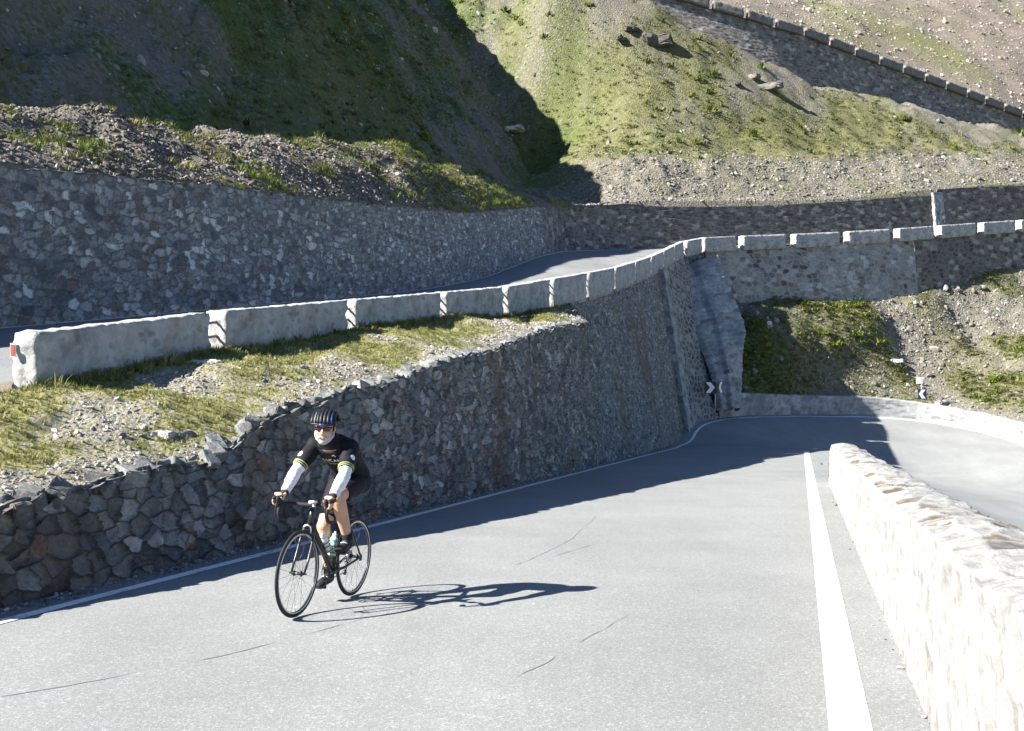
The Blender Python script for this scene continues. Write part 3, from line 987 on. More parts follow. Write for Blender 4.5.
M['diagrubble'] = mat_rubble('diagonal_rubble', [(p_, tuple(q_ * 1.12 for q_ in c_)) for p_, c_ in BROWN], (.26, .255, .24), .6, 5)
dw = wall_strip('diagonal_wall', df, dtt, 380, 60, .6, .35, .05, 71, M['diagrubble'], None, True, gap=.1, rough=.03, mort=(.02, .14))
tag(dw, 'dark rubble retaining wall climbing diagonally across the upper right hillside', 'wall')

# road and scree above it
tdir = np.gradient(dt[:, :2], axis=0); tdir /= np.linalg.norm(tdir, axis=1)[:, None]
nd = np.c_[-tdir[:, 1], tdir[:, 0]]
dd = densify(dt, .8); ddn = np.c_[[np.interp(dd[:, 0], dt[:, 0], nd[:, k]) for k in range(2)]].T
ddn = np.c_[np.interp(dd[:, 0], [10, 70], [-.25, .55]), np.full(len(dd), .95)]
eo = np.r_[[0, .3, 6.5], np.arange(7, 60, .6), np.arange(60, 160, 3)]
X = dd[:, None, 0] + ddn[:, None, 0] * eo[None]; Y = dd[:, None, 1] + ddn[:, None, 1] * eo[None]
Z = dd[:, None, 2] - .8 + .60 * np.clip(eo - 6.8, 0, None)[None]
Z = Z + sstep(6.8, 9, eo)[None] * (1.6 * fbm(X / 14, Y / 14, 301, 3) + .5 * fbm(X / 3, Y / 3, 303, 4) + .18 * fbm(X / .9, Y / .9, 305, 3))
veg = .08 + .9 * fbm(X / 16, Y / 16, 307, 3) + .5 * np.exp(-((X - 62) / 9) ** 2 - ((Y - 146) / 12) ** 2)
scr = grid_obj('scree', np.stack([X, Y, Z], -1), M['scree'], None, {'veg': veg}, flip=True); tag(scr, kind='structure')
SX, SY, SZ = X, Y, Z

# ------------------------------------------------------------------ parapet blocks
ORD = ['', 'second', 'third', 'fourth', 'fifth', 'sixth', 'seventh', 'eighth', 'ninth', 'tenth', 'eleventh', 'twelfth', 'thirteenth', 'fourteenth', 'fifteenth',
       'sixteenth', 'seventeenth', 'eighteenth', 'nineteenth', 'twentieth', 'twenty-first', 'twenty-second']


def make_block(name, p0, p1, th, height, seed, side, res=.09, gap=.42, rough=1.0, mat='block'):
    """rough masonry block from p0 (near corner, top) towards p1"""
    p0 = np.array(p0); p1 = np.array(p1)
    d = p1 - p0; L = np.linalg.norm(d[:2]) - gap; u = d / np.linalg.norm(d[:2]); w = np.array([u[1], -u[0], 0]) * side
    nx_, ny_, nz_ = max(int(L / res), 4), max(int(th / res), 3), max(int(height / res), 3)
    bm = bmesh.new(); grid = {}

    def vert(i, j, k):
        if (i, j, k) not in grid:
            a_, b_, c_ = i / nx_, j / ny_, k / nz_
            # soft arrises
            p = p0 + u * (a_ * L) + w * (b_ * th) + np.array([0, 0, (c_ - 1) * height])
            ex = (abs(a_ * 2 - 1) > .999) + (abs(b_ * 2 - 1) > .999) + (c_ > .999)
            cen = p0 + u * L / 2 + w * th / 2 + np.array([0, 0, -height / 2])
            if ex >= 2:
                dirv = np.array(cen - p); dirv /= np.linalg.norm(dirv)
                p = p + dirv * .014
                p = p - w * np.sign(b_ - .5) * .006
            q = p * 4.6 + seed * 7.7
            f1 = float(fbm(np.array([q[0] + q[2] * .7]), np.array([q[1] + q[2] * 1.1]), seed, 4, .6)[0])
            f2 = float(fbm(np.array([q[0] * 2.3 - q[2] * 1.3]), np.array([q[1] * 2.3 + q[2]]), seed + 9, 3, .6)[0])
            p = p + (w * np.sign(b_ - .5) * .055 * f1 * (abs(b_ * 2 - 1) > .999) + np.array([0, 0, 1]) * .036 * f2 * (c_ > .999) + u * np.sign(a_ - .5) * .07 * f1 * (abs(a_ * 2 - 1) > .999)) * rough
            p = p + (np.random.default_rng(i * 7919 + j * 104729 + k * 1299709 + seed).random(3) - .5) * .022
            grid[(i, j, k)] = bm.verts.new(Vector(p - p0))
        return grid[(i, j, k)]
    for i in range(nx_):
        for j in range(ny_):
            bm.faces.new([vert(i, j, nz_), vert(i + 1, j, nz_), vert(i + 1, j + 1, nz_), vert(i, j + 1, nz_)])
            bm.faces.new([vert(i, j, 0), vert(i, j + 1, 0), vert(i + 1, j + 1, 0), vert(i + 1, j, 0)])
    for i in range(nx_):
        for k in range(nz_):
            bm.faces.new([vert(i, 0, k), vert(i + 1, 0, k), vert(i + 1, 0, k + 1), vert(i, 0, k + 1)])
            bm.faces.new([vert(i, ny_, k), vert(i, ny_, k + 1), vert(i + 1, ny_, k + 1), vert(i + 1, ny_, k)])
    for j in range(ny_):
        for k in range(nz_):
            bm.faces.new([vert(0, j, k), vert(0, j, k + 1), vert(0, j + 1, k + 1), vert(0, j + 1, k)])
            bm.faces.new([vert(nx_, j, k), vert(nx_, j + 1, k), vert(nx_, j + 1, k + 1), vert(nx_, j, k + 1)])
    bmesh.ops.recalc_face_normals(bm, faces=bm.faces)
    me = bpy.data.meshes.new(name); bm.to_mesh(me); bm.free()
    me.materials.append(M[mat]); me.polygons.foreach_set('use_smooth', [True] * len(me.polygons))
    o = bpy.data.objects.new(name, me); C.objects.link(o); o.location = Vector(p0)
    return o, u, w, L


M['iron'] = mat_plain('rail_iron', (.16, .15, .14), .6, .4, .4)
M['red'] = mat_plain('reflector_red', (.72, .06, .03), .35, .5)
M['white'] = mat_plain('white_enamel', (.80, .80, .80), .4, .4, 0, .05)
M['black'] = mat_plain('sign_black', (.012, .014, .022), .4, .4)
M['navy'] = mat_plain('sign_navy', (.02, .03, .07), .4, .4)
M['galv'] = mat_plain('galvanised', (.45, .45, .45), .45, .5, .6)
for i in range(len(PB) - 1):
    far = PB[i][1] > 62
    o, u, w, L = make_block('parapet_block', PB[i], PB[i + 1], .36 if not far else .60, 1.0 if PB[i][1] > 26 else .85, i + 3, 1, .07 if PB[i][1] < 30 else .14, .42 if not far else .9, .7)
    if i == 0:
        lab = 'long low pale stone block with the small red reflector on its end'
    else:
        lab = '%s pale stone parapet block along the upper road, counting from the red-reflector block' % ORD[i]
    tag(o, lab, 'parapet block', 'parapet blocks along the upper road')
    if i < len(PB) - 2 and not far:
        for zz in (-.18, -.40):                     # two iron rails bridge each gap
            m = MB(); a_ = u * (L - .06) + w * .17 + np.array([0, 0, zz]); b_ = u * (L + .50) + w * .17 + np.array([0, 0, zz])
            m.tube([a_, b_], .022, 8).build('rail', M['iron'], o)
    if i == 0:
        m = MB()
        R = Matrix(((u[0], w[0], 0), (u[1], w[1], 0), (0, 0, 1)))
        c = -u * .05 + w * .065 + np.array([0, 0, -.20])
        m.box(c, (.02, .068, .165), R); pl = m.build('reflector', M['white'], o, False)
        m = MB(); m.box(c - u * .012, (.012, .048, .14), R); m.build('lens', M['red'], pl, False)

DORD = ['second', 'third', 'fourth', 'fifth', 'sixth', 'seventh', 'eighth', 'ninth', 'tenth', 'eleventh', 'twelfth', 'thirteenth', 'fourteenth', 'fifteenth']
nvis = 0
for i in range(len(dt) - 1):
    p = dt[i].copy(); q = dt[i + 1]
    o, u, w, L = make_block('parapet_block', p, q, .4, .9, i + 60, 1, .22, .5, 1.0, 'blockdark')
    if DT[i + 1][1] < 0: lab = 'dark parapet block on the diagonal wall, above the top of the photo'
    else:
        nvis += 1
        lab = ('topmost dark parapet block in view on the diagonal wall' if nvis == 1 else '%s dark parapet block down the diagonal wall, counting from its topmost in view' % DORD[min(nvis - 2, 13)])
    tag(o, lab, 'parapet block', 'parapet blocks along the diagonal wall')

# ------------------------------------------------------------------ white wall at the right of the lane
yw = adaptive(1.0, 22.6, .0028); yw = np.r_[np.arange(-7, 1.0, .1), yw]
hR = np.interp(yw, [-7, 3, 14, 21.5, 22.3, 22.7], [.92, .90, .88, .86, .74, .60]) + .04 * fbm(yw * 1.3, yw * 0, 77, 3)
prof = []
for q in np.linspace(0, 1, 96):
    if q < .46: prof.append((.03 * (q / .46), -.1 + 1.1 * q / .46))
    elif q < .74:
        a_ = (q - .46) / .28; prof.append((.03 + .50 * a_, 1.0 + .045 * math.sin(a_ * math.pi)))
    else:
        a_ = (q - .74) / .26; prof.append((.53 + .06 * a_, 1 - 2.2 * a_))
P = np.zeros((len(yw), len(prof), 3))
for j, (o_, hf) in enumerate(prof):
    x = lat2x(WALL_R + o_, yw)
    P[:, j, 0] = x; P[:, j, 1] = yw; P[:, j, 2] = ROAD(lat2x(WALL_R, yw), yw) + hR * hf
# round the far end
Uc = np.broadcast_to(yw[:, None] * 1.04, P.shape[:2]); dv = np.r_[0, np.cumsum(np.linalg.norm(np.diff(P[40], axis=0), axis=1))]
Vc = np.broadcast_to(dv[None], P.shape[:2])


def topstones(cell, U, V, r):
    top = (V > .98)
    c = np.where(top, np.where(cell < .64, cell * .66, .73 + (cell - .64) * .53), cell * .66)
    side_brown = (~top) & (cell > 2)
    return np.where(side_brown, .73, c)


rw = rubble(P, Uc, Vc, .30, .19, .020, 81, .85, .12, .5, .010, .5, (.02, .16), np.broadcast_to(sstep(.02, .22, dv)[None], P.shape[:2]), topstones, 'roadside_wall', M['limewash'], None, False)
tag(rw, 'thick whitewashed rubble wall running along the right edge of the lane', 'wall')
# end cap
cap = MB()
ring = [tuple(P[-1, j]) for j in range(0, len(prof), 3)]
n0 = len(ring); cen = tuple(np.mean(P[-1], axis=0) + np.array([.05, .22, .0]))
ring2 = [tuple((np.array(r) * .55 + np.array(cen) * .45) + np.array([0, .1, 0])) for r in ring]
cap.add(ring + ring2 + [cen], [(j, j + 1, n0 + j + 1, n0 + j) for j in range(n0 - 1)] + [(n0 + j, n0 + j + 1, 2 * n0) for j in range(n0 - 1)])
co = cap.build('end_cap', M['limewash'], rw, True)
for an, vv_ in (('cell', .3), ('mort', .5)):
    at_ = co.data.attributes.new(an, 'FLOAT', 'POINT'); at_.data.foreach_set('value', [vv_] * len(co.data.vertices))
# planted bank falling from this wall to the lower lane
ye = np.arange(-8, 32, .8); t = np.linspace(0, 1, 14)
P = np.zeros((len(ye), 14, 3))
x0 = lat2x(WALL_R + .5, ye); x1 = x0 + np.interp(ye, [-8, 10, 24, 31], [6, 5.5, 3.5, .5])
P[..., 0] = x0[:, None] + (x1 - x0)[:, None] * t; P[..., 1] = ye[:, None]
zz0 = ROAD(x0, ye); zz1 = ROAD(x1, ye)
P[..., 2] = zz0[:, None] + (zz1 - zz0)[:, None] * t + .05 + .3 * np.sin(t * math.pi)[None] * sstep(32, 22, ye)[:, None] + .12 * fbm(P[..., 0], P[..., 1], 5, 3) - .25 * sstep(24, 31, ye)[:, None]
emb = grid_obj('embankment', P, M['verge'], None, {'veg': np.full(P.shape[:2], .55)}, flip=True); tag(emb, kind='structure')

# ------------------------------------------------------------------ verge between the dry stone wall and the parapet
yv = np.arange(-9, 34.6, .09); nvv = 44
cl, cz = crest(yv)
xi = lat2x(cl, yv) - .05
pa = np.c_[[np.interp(yv, par[:, 1], par[:, k]) for k in range(3)]].T
xo = pa[:, 0] + .30
zo = pa[:, 2] - np.interp(yv, [0, 10, 12, 16, 20.5, 24.5, 29, 32, 34], [.58, .58, .58, .60, .56, .57, .78, .89, .92])
xo = np.where(yv < 11.3, pa[:, 0] - .1, xo)
t = np.linspace(0, 1, nvv)
P = np.zeros((len(yv), nvv, 3))
P[..., 0] = xi[:, None] + (xo - xi)[:, None] * t; P[..., 1] = yv[:, None]
P[..., 2] = (cz - .05)[:, None] + (zo - cz)[:, None] * (1 - (1 - t) ** 1.7)[None]
xx, yy = P[..., 0], P[..., 1]
ef = (np.sin(np.clip(t, 0, 1) * math.pi) ** .6)[None]
P[..., 2] += ef * (.16 * fbm(xx / 1.3, yy / 1.6, 401, 3) + .06 * fbm(xx / .3, yy / .3, 403, 4, .6)) + .02 * fbm(xx / .15, yy / .15, 405, 2) * ef
veg = .55 + .75 * fbm(xx / .9, yy / 1.2, 411, 4) + .30 * sstep(.5, .95, t)[None] - .35 * sstep(.35, .0, t)[None] + .22 * sstep(11, 8.6, yy) * sstep(.12, .3, t)[None]
verge = grid_obj('verge', P, M['verge'], None, {'veg': veg}, flip=False); tag(verge, kind='structure')
VP, VVEG = P, veg
verge_bvh = bvh_of(verge)

# valley floor, far below and out to the horizon
P = np.zeros((40, 40, 3)); s = np.linspace(-1, 1, 40); s = np.sign(s) * np.abs(s) ** 2 * 1500
P[..., 0] = s[:, None]; P[..., 1] = s[None]; P[..., 2] = -34 + 6 * fbm(P[..., 0] / 60, P[..., 1] / 60, 9, 3)
vf = grid_obj('valley_floor', P, M['hill'], None, {'veg': np.full((40, 40), .7)}, flip=False); tag(vf, kind='structure')
P = np.zeros((90, 40, 3)); a_ = np.linspace(-260, 620, 90); b2 = np.linspace(0, 420, 40)
P[..., 0] = a_[:, None] + .1 * b2[None]; P[..., 1] = 215 + .12 * a_[:, None] + b2[None]; P[..., 2] = -25 + .62 * b2[None]
P[..., 2] += 14 * fbm(P[..., 0] / 60, P[..., 1] / 60, 25, 5, .55)
mt = grid_obj('mountain', P, M['scree'], None, {'veg': .35 + .7 * fbm(P[..., 0] / 30, P[..., 1] / 30, 26, 3)}, flip=False); tag(mt, kind='structure')
# ground outside the bend falls away to the right
P = np.zeros((30, 30, 3)); a_ = np.linspace(0, 1, 30)
ob = densify([p for p in outer_line[9:]], 1.5); ob = resample(ob, 30)
tb = np.gradient(ob[:, :2], axis=0); tb /= np.linalg.norm(tb, axis=1)[:, None]; nb = np.c_[-tb[:, 1], tb[:, 0]]
for j, q in enumerate(a_):
    P[:, j, :2] = ob[:, :2] + nb * (.7 + 60 * q); P[:, j, 2] = ob[:, 2] - .2 - 30 * q
P[..., 2] += np.minimum(a_ * 4, 1)[None] * 1.2 * fbm(P[..., 0] / 6, P[..., 1] / 6, 15, 3)
fall = grid_obj('lower_slope', P, M['hill'], None, {'veg': .5 + .6 * fbm(P[..., 0] / 5, P[..., 1] / 5, 16, 3)}, flip=True); tag(fall, kind='structure')

# ------------------------------------------------------------------ scatter: stones and grass (nobody could count them)


def rock_template(seed, n=10, m=7, flat=.65, cut=7):
    r = np.random.default_rng(seed)
    mb = MB(); mb.ball((0, 0, 0), 1, None, n, m)
    v = np.array(mb.v)
    for k in range(cut):
        d = r.normal(size=3); d /= np.linalg.norm(d); h_ = .45 + .4 * r.random()
        s = v @ d; v = v - np.outer(np.clip(s - h_, 0, None), d)
    v = v * np.array([1, .55 + .4 * r.random(), flat * (.6 + .6 * r.random())])
    f = [q for q in mb.f]
    return v, np.array(f)


ROCKS = [rock_template(k, 8, 5) for k in range(5)]


def instance(templates, pos, scale, rotz, nrm=None, tilt=0.25, seed=0, cell=None, stretch=None):
    r = np.random.default_rng(seed)
    VV = []; FF = []; CC = []; off_ = 0
    which = r.integers(0, len(templates), len(pos))
    for ti, (tv, tf) in enumerate(templates):
        sel_ = np.where(which == ti)[0]
        if len(sel_) == 0: continue
        c, s_ = np.cos(rotz[sel_]), np.sin(rotz[sel_])
        v = tv[None] * scale[sel_][:, None, None]
        if stretch is not None: v = v * stretch[sel_][:, None, :]
        x = v[..., 0] * c[:, None] - v[..., 1] * s_[:, None]; y = v[..., 0] * s_[:, None] + v[..., 1] * c[:, None]; z = v[..., 2]
        if nrm is not None:
            n_ = nrm[sel_]
            n_ = n_ + np.c_[r.normal(0, tilt, len(sel_)), r.normal(0, tilt, len(sel_)), np.zeros(len(sel_))]
            n_ = n_ / np.linalg.norm(n_, axis=1)[:, None]
            a_, b_, c_ = n_[:, 0:1], n_[:, 1:2], np.clip(n_[:, 2:3], -.6, 1); k_ = 1 / (1 + c_)
            x, y, z = ((1 - a_ * a_ * k_) * x - a_ * b_ * k_ * y + a_ * z, -a_ * b_ * k_ * x + (1 - b_ * b_ * k_) * y + b_ * z, -a_ * x - b_ * y + c_ * z)
        w_ = np.stack([x, y, z], -1) + pos[sel_][:, None]
        VV.append(w_.reshape(-1, 3)); k = tv.shape[0]
        FF.append((tf[None] + (np.arange(len(sel_)) * k)[:, None, None] + off_).reshape(-1, tf.shape[1])); off_ += k * len(sel_)
        cc = (cell[sel_] if cell is not None else r.random(len(sel_)))
        CC.append(np.repeat(cc, k))
    return np.vstack(VV), np.vstack(FF), np.concatenate(CC)


def pick(P, dens, n, seed):
    """random points on a grid surface, weighted by area * dens"""
    r = np.random.default_rng(seed)
    a = P[:-1, :-1]; b = P[1:, :-1]; c = P[1:, 1:]; d = P[:-1, 1:]
    nn = np.cross(c - a, d - b); ar = np.linalg.norm(nn, axis=-1) / 2
    w = (ar * dens[:-1, :-1]).ravel(); w = np.clip(w, 0, None); w /= w.sum()
    k = r.choice(len(w), n, p=w); i, j = np.unravel_index(k, ar.shape)
    u, v_ = r.random(n), r.random(n)
    p = (a[i, j] * ((1 - u) * (1 - v_))[:, None] + b[i, j] * (u * (1 - v_))[:, None] + c[i, j] * (u * v_)[:, None] + d[i, j] * ((1 - u) * v_)[:, None])
    q = nn[i, j] / np.maximum(2 * ar[i, j], 1e-9)[:, None]
    q = np.where(q[:, 2:3] < 0, -q, q)
    return p, q, i, j


def lognorm(n, med, sig, seed, lo, hi):
    return np.clip(np.random.default_rng(seed).lognormal(math.log(med), sig, n), lo, hi)


def in_view(P, m=90):
    px = 512 + F * P[..., 0] / np.maximum(P[..., 1], .1); py = 336 - F * P[..., 2] / np.maximum(P[..., 1], .1)
    return ((px > -m) & (px < 1024 + m) & (py > -m) & (py < 731 + m) & (P[..., 1] > 1)).astype(float)


def stones(name, P, dens, n, med, sig, lo, hi, mat, seed, sink=.15, tilt=.3):
    p, q, i, j = pick(P, dens, n, seed)
    sc = lognorm(n, med, sig, seed + 1, lo, hi)
    p = p + q * (sc * sink)[:, None]
    r = np.random.default_rng(seed + 2)
    V, Fc, cc = instance(ROCKS, p, sc, r.random(n) * 6.28, q, tilt, seed + 3)
    o = mesh_np(name, V, Fc, mat, None, False, {'cell': cc}); tag(o, kind='stuff'); return o


def blades_template(seed, nb, h, spread, width, lean=.5):
    r = np.random.default_rng(seed)
    v = []; f = []
    for k in range(nb):
        a = r.random() * 6.28; b = r.random() * spread; x, y = math.cos(a) * b, math.sin(a) * b
        hh_ = h * (.5 + .7 * r.random()); la = a + r.normal(0, .6); ll = hh_ * lean * (.4 + r.random())
        w = width * (.7 + .6 * r.random()); pa_ = la + 1.57
        dx, dy = math.cos(pa_) * w, math.sin(pa_) * w
        n0_ = len(v)
        v += [(x - dx, y - dy, -.02), (x + dx, y + dy, -.02), (x + dx * .7 + math.cos(la) * ll * .4, y + dy * .7 + math.sin(la) * ll * .4, hh_ * .6), (x - dx * .7 + math.cos(la) * ll * .4, y - dy * .7 + math.sin(la) * ll * .4, hh_ * .6),
              (x + math.cos(la) * ll + dx * .1, y + math.sin(la) * ll + dy * .1, hh_), (x + math.cos(la) * ll - dx * .1, y + math.sin(la) * ll - dy * .1, hh_)]
        f += [(n0_, n0_ + 1, n0_ + 2, n0_ + 3), (n0_ + 3, n0_ + 2, n0_ + 4, n0_ + 5)]
    return np.array(v), np.array(f)


def tufts(name, P, dens, n, templ, med, sig, lo, hi, mat, seed, cellf=None):
    p, q, i, j = pick(P, dens, n, seed)
    sc = lognorm(n, med, sig, seed + 1, lo, hi); r = np.random.default_rng(seed + 2)
    cell = np.clip(r.normal(.45, .2, n) + .5 * fbm(p[:, 0] / 1.5, p[:, 1] / 1.5, seed + 5, 3), 0, 1)
    if cellf: cell = cellf(cell, p)
    V, Fc, cc = instance(templ, p, sc, r.random(n) * 6.28, None, .05, seed + 3, cell)
    o = mesh_np(name, V, Fc, mat, None, True, {'cell': cc}); tag(o, kind='stuff'); return o


GT = [blades_template(k, 14, 1.0, .55, .055, .7) for k in range(5)]
vis = in_view(VP)
tufts('grass', VP, vis * sstep(.42, .75, VVEG + .25 * fbm(VP[..., 0] * 2, VP[..., 1] * 2, 421, 3)) + vis * .03, 15000, GT, .026, .4, .012, .08, M['grass'], 500)
# longer tufts hugging the blocks
dn = vis * np.broadcast_to(sstep(.80, .97, np.linspace(0, 1, VP.shape[1]))[None], vis.shape) * (VP[..., 1] > 11.5) * (.4 + sstep(-.1, .3, fbm(VP[..., 0], VP[..., 1] / 1.5, 431, 2)))
tufts('grass', VP, dn, 1300, GT, .075, .4, .03, .16, M['grass'], 510)
stones('gravel', VP, vis * sstep(.62, .3, VVEG), 10000, .012, .6, .005, .06, M['vergegravel'], 520)

def angular(seed, cuts=1):
    r = np.random.default_rng(seed); bm = bmesh.new(); bmesh.ops.create_cube(bm, size=1.7)
    for v_ in bm.verts: v_.co = Vector((v_.co.x * (1.15 + .3 * r.random()), v_.co.y * (.8 + .3 * r.random()), v_.co.z * (.6 + .35 * r.random())))
    bmesh.ops.bevel(bm, geom=bm.edges[:], offset=.22, segments=2, affect='EDGES', profile=.6)
    bmesh.ops.triangulate(bm, faces=bm.faces)
    bmesh.ops.subdivide_edges(bm, edges=bm.edges[:], cuts=cuts)
    v = np.array([tuple(q.co) for q in bm.verts]) + r.normal(0, .035, (len(bm.verts), 3))
    bmesh.ops.triangulate(bm, faces=bm.faces); bm.verts.index_update()
    f = np.array([[q.index for q in fc_.verts] for fc_ in bm.faces]); bm.free(); return v, f


V_, F_, c_ = instance([angular(900 + k) for k in range(8)], CREST[0], CREST[1], RNG.random(len(CREST[0])) * 6.28, np.tile([.25, -.1, .95], (len(CREST[0]), 1)), .35, 904)
mesh_np('crest_stones', V_, F_, M['drystone'], wall, False, {'cell': c_ * .70, 'mort': c_ * 0})

for l0, l1, n_g, sd in ((-6.20, -5.93, 2600, 571), (.50, .66, 110, 575)):
    yg = np.arange(2, 45, .1); lg = np.linspace(l0, l1, 5)
    Pg = np.zeros((len(yg), 5, 3)); Pg[..., 0] = lat2x(lg[None], yg[:, None]); Pg[..., 1] = yg[:, None]; Pg[..., 2] = ROAD(Pg[..., 0], Pg[..., 1]) + .002
    wg = (lg - l1) / (l0 - l1) if l0 < 0 else (lg - l0) / (l1 - l0)
    stones('gravel', Pg, in_view(Pg) * (wg[None] ** 1.5 + .03) / np.maximum(yg[:, None], 6), n_g, .011, .55, .004, .05, M['greygravel'], sd, .3)

# bank above the upper wall: stones and weeds
HP = np.stack([HX, HY, HZ], -1); hv = in_view(HP, 60); hv[:, :1] = 0
dl = -15.9 - (HX - K1 * HY)
bankd = hv * sstep(6.6, 5.6, dl) * (HY < 60) * (HX < 4)
stones('gravel', HP, bankd * sstep(62, 40, HY) * (.35 + sstep(.0, .35, fbm(HX / 2.5, HY / 2.5, 441, 3) + .25)), 26000, .034, .55, .013, .18, M['bankgravel'], 530, .2, .35)
WT = [blades_template(40 + k, 34, .8, .6, .028, .8) for k in range(5)]
tufts('weeds', HP, bankd * sstep(.0, .25, fbm(HX / 2.2, HY / 2.2, 445, 3) - .10 + .010 * (HY - 25)), 2600, WT, .13, .5, .05, .38, M['weed'], 540)
# open hillside
apron = hv * grav * sstep(3, 7, HX)
stones('gravel', HP, apron, 14000, .06, .55, .03, .40, M['hillgravel'], 550, .1)
rest = hv * (1 - sstep(7, 6, dl) * (HY < 58)) * (1 - grav)
stones('gravel', HP, rest * (.25 + sstep(.1, .4, fbm(HX / 5, HY / 5, 451, 3) + .12)), 13000, .06, .65, .025, .5, M['hillgravel'], 560, .05)
TT = [blades_template(60 + k, 20, .42, .9, .085, .9) for k in range(5)]
vegH = FB + .56 + .85 * fbm(HX / 9, HY / 9, 211, 3) + .35 * fbm(HX / 3, HY / 3, 213, 3)
tufts('grass', HP, rest * sstep(.45, .8, vegH + .3 * fbm(HX / .9, HY / .9, 455, 2)), 16000, TT, .21, .45, .08, .6, M['tuft'], 570)
stones('gravel', HP, rest * left * sstep(8, 10, dl), 2600, .09, .6, .04, .6, M['greygravel'], 575, .05)
DT_ = [blades_template(80 + k, 40, .5, .75, .10, .8) for k in range(5)]
tufts('shrubbery', HP, rest * sstep(.35, .7, vegH + .5 * fbm(HX / 2, HY / 2, 457, 2)) * (HY > 60), 900, DT_, .42, .4, .2, .9, M['weed'], 577, lambda c_, p_: c_ * .75)
# slope inside the bend
sv = in_view(slope_P, 60)
stones('gravel', slope_P, sv * (.12 + sstep(.6, .2, slope_veg)), 6500, .055, .65, .025, .42, M['hillgravel'], 580, .1)
tufts('shrubbery', slope_P, sv * sstep(.5, .8, slope_veg), 260, DT_, .33, .4, .15, .7, M['weed'], 597, lambda c_, p_: c_ * .75)
tufts('grass', slope_P, sv * sstep(.40, .7, slope_veg), 9000, TT, .15, .4, .06, .4, M['tuft'], 590)
# scree
SP = np.stack([SX, SY, SZ], -1); ss = in_view(SP, 40) * (np.broadcast_to(eo[None], SX.shape) > 7)
stones('gravel', SP, ss, 12000, .10, .6, .05, .9, M['screestone'], 600, .1)

# ------------------------------------------------------------------ separate rocks
def boulder(loc, r, seed, cell, label, squash=(1, 1, 1), rz=0.0, nrm=None, mat='boulder'):
    v, f = angular(seed, 3)
    v = v * np.array(squash) * r * .72
    v = v + .22 * r * np.c_[fbm(v[:, 1] * 2 / r, v[:, 2] * 2 / r, seed), fbm(v[:, 0] * 2 / r, v[:, 2] * 2 / r, seed + 1), fbm(v[:, 0] * 2 / r, v[:, 1] * 2 / r, seed + 2)]
    o = mesh_np('rock', v, f, M[mat], None, False, {'cell': np.clip(cell + .12 * fbm(v[:, 0] * 2 / r, v[:, 1] * 2 / r + v[:, 2], seed + 4), 0, 1)})
    o.location = loc; o.rotation_euler = (0, 0, rz)
    return tag(o, label, 'rock')


for k, (px, py, r, sq, cell, lab) in enumerate((
        (656, 42, 1.5, (1.2, .9, .75), .18, 'largest dark boulder on the sunlit green hillside, with a long shadow'),
        (632, 30, .75, (1.4, .8, .55), .15, 'small dark rock just left of the largest boulder on the hillside'),
        (622, 40, .75, (1.5, .8, .5), .22, 'flat dark rock below left of the largest hillside boulder'),
        (737, 84, .55, (1.3, .9, .8), .12, 'small dark lone stone on the grass below the diagonal wall'),
        (752, 78, .75, (1.5, .8, .8), .45, 'brown jagged rock cropping out below the diagonal wall, left of its longer twin'),
        (766, 88, 1.15, (1.7, .7, .5), .4, 'long jagged brown outcrop below the diagonal wall'),
        (516, 131, 1.3, (.8, 1.5, .35), .99, 'whitish slab of bare rock at the edge of the hillside shade'))):
    loc, nor = hit(hill_bvh, px, py)
    if loc: boulder(loc - nor * (.1 * r), r, 700 + k, cell, lab, sq, .5 * k)
for k, (px, py, r, sq, cell, lab) in enumerate((
        (160, 434, .13, (1.3, .9, .7), .85, 'pale rounded rock lying on the verge gravel, leftmost of a pair'),
        (180, 433, .13, (1.2, .9, .8), .5, 'brown flat-topped rock on the verge gravel, right of the pale one'),
        (277, 414, .20, (1.0, .8, 1.0), .75, 'grey rock on the wall crest left of the white rock by the helmet'),
        (292, 416, .21, (1.1, .8, .9), .97, 'white rock on the wall crest just left of the cyclist helmet'),
        (197, 362, .30, (1.6, .8, .35), .9, 'flat pale slab lying in grass by the gap after the reflector block'),
        (112, 484, .20, (.9, .8, 1.1), .42, 'large grey pointed stone topping the dry stone wall at left'))):
    loc, nor = hit(verge_bvh, px, py)
    if loc: boulder(loc - nor * (.12 * r), r, 730 + k, cell, lab, sq, .7 * k)
for k, (px, py, r, sq, cell, lab) in enumerate((
        (893, 361, .55, (1.6, .8, .5), .93, 'white flat rock half way up the grassy slope above the bend'),
        (945, 403, .7, (1.6, .8, .7), .6, 'brownish rock behind the low wall right of the single arrow sign'),
        (767, 325, .55, (.8, .8, 1.2), .9, 'pale stone in the shaded grass beside the chute'))):
    loc, nor = hit(slope_bvh, px, py)
    if loc: boulder(loc - nor * (.1 * r), r, 760 + k, cell, lab, sq, .5 * k)

# ------------------------------------------------------------------ arrow signs
def chevron_panel(mb_white, c, R, w, h, sgn, t=.02, d=.012):
    """white arrow bar pointing to sgn on a panel of size w x h"""
    a = w * .5; bar = w * .34
    def pt(x, z, off): return Vector(c) + R @ Vector((x, -off, z))
    for s in (1, -1):
        q = [(-a * .78 * sgn, s * h * .44), ((-a * .78 + bar * 1.25) * sgn, s * h * .44), (a * .80 * sgn, 0), ((a * .80 - bar * 1.25) * sgn, 0)]
        v = [pt(x, z, t / 2 + d) for x, z in q] + [pt(x, z, t / 2 + .001) for x, z in q]
        mb_white.add(v, [(0, 1, 2, 3), (4, 7, 6, 5), (0, 4, 5, 1), (1, 5, 6, 2), (2, 6, 7, 3), (3, 7, 4, 0)])


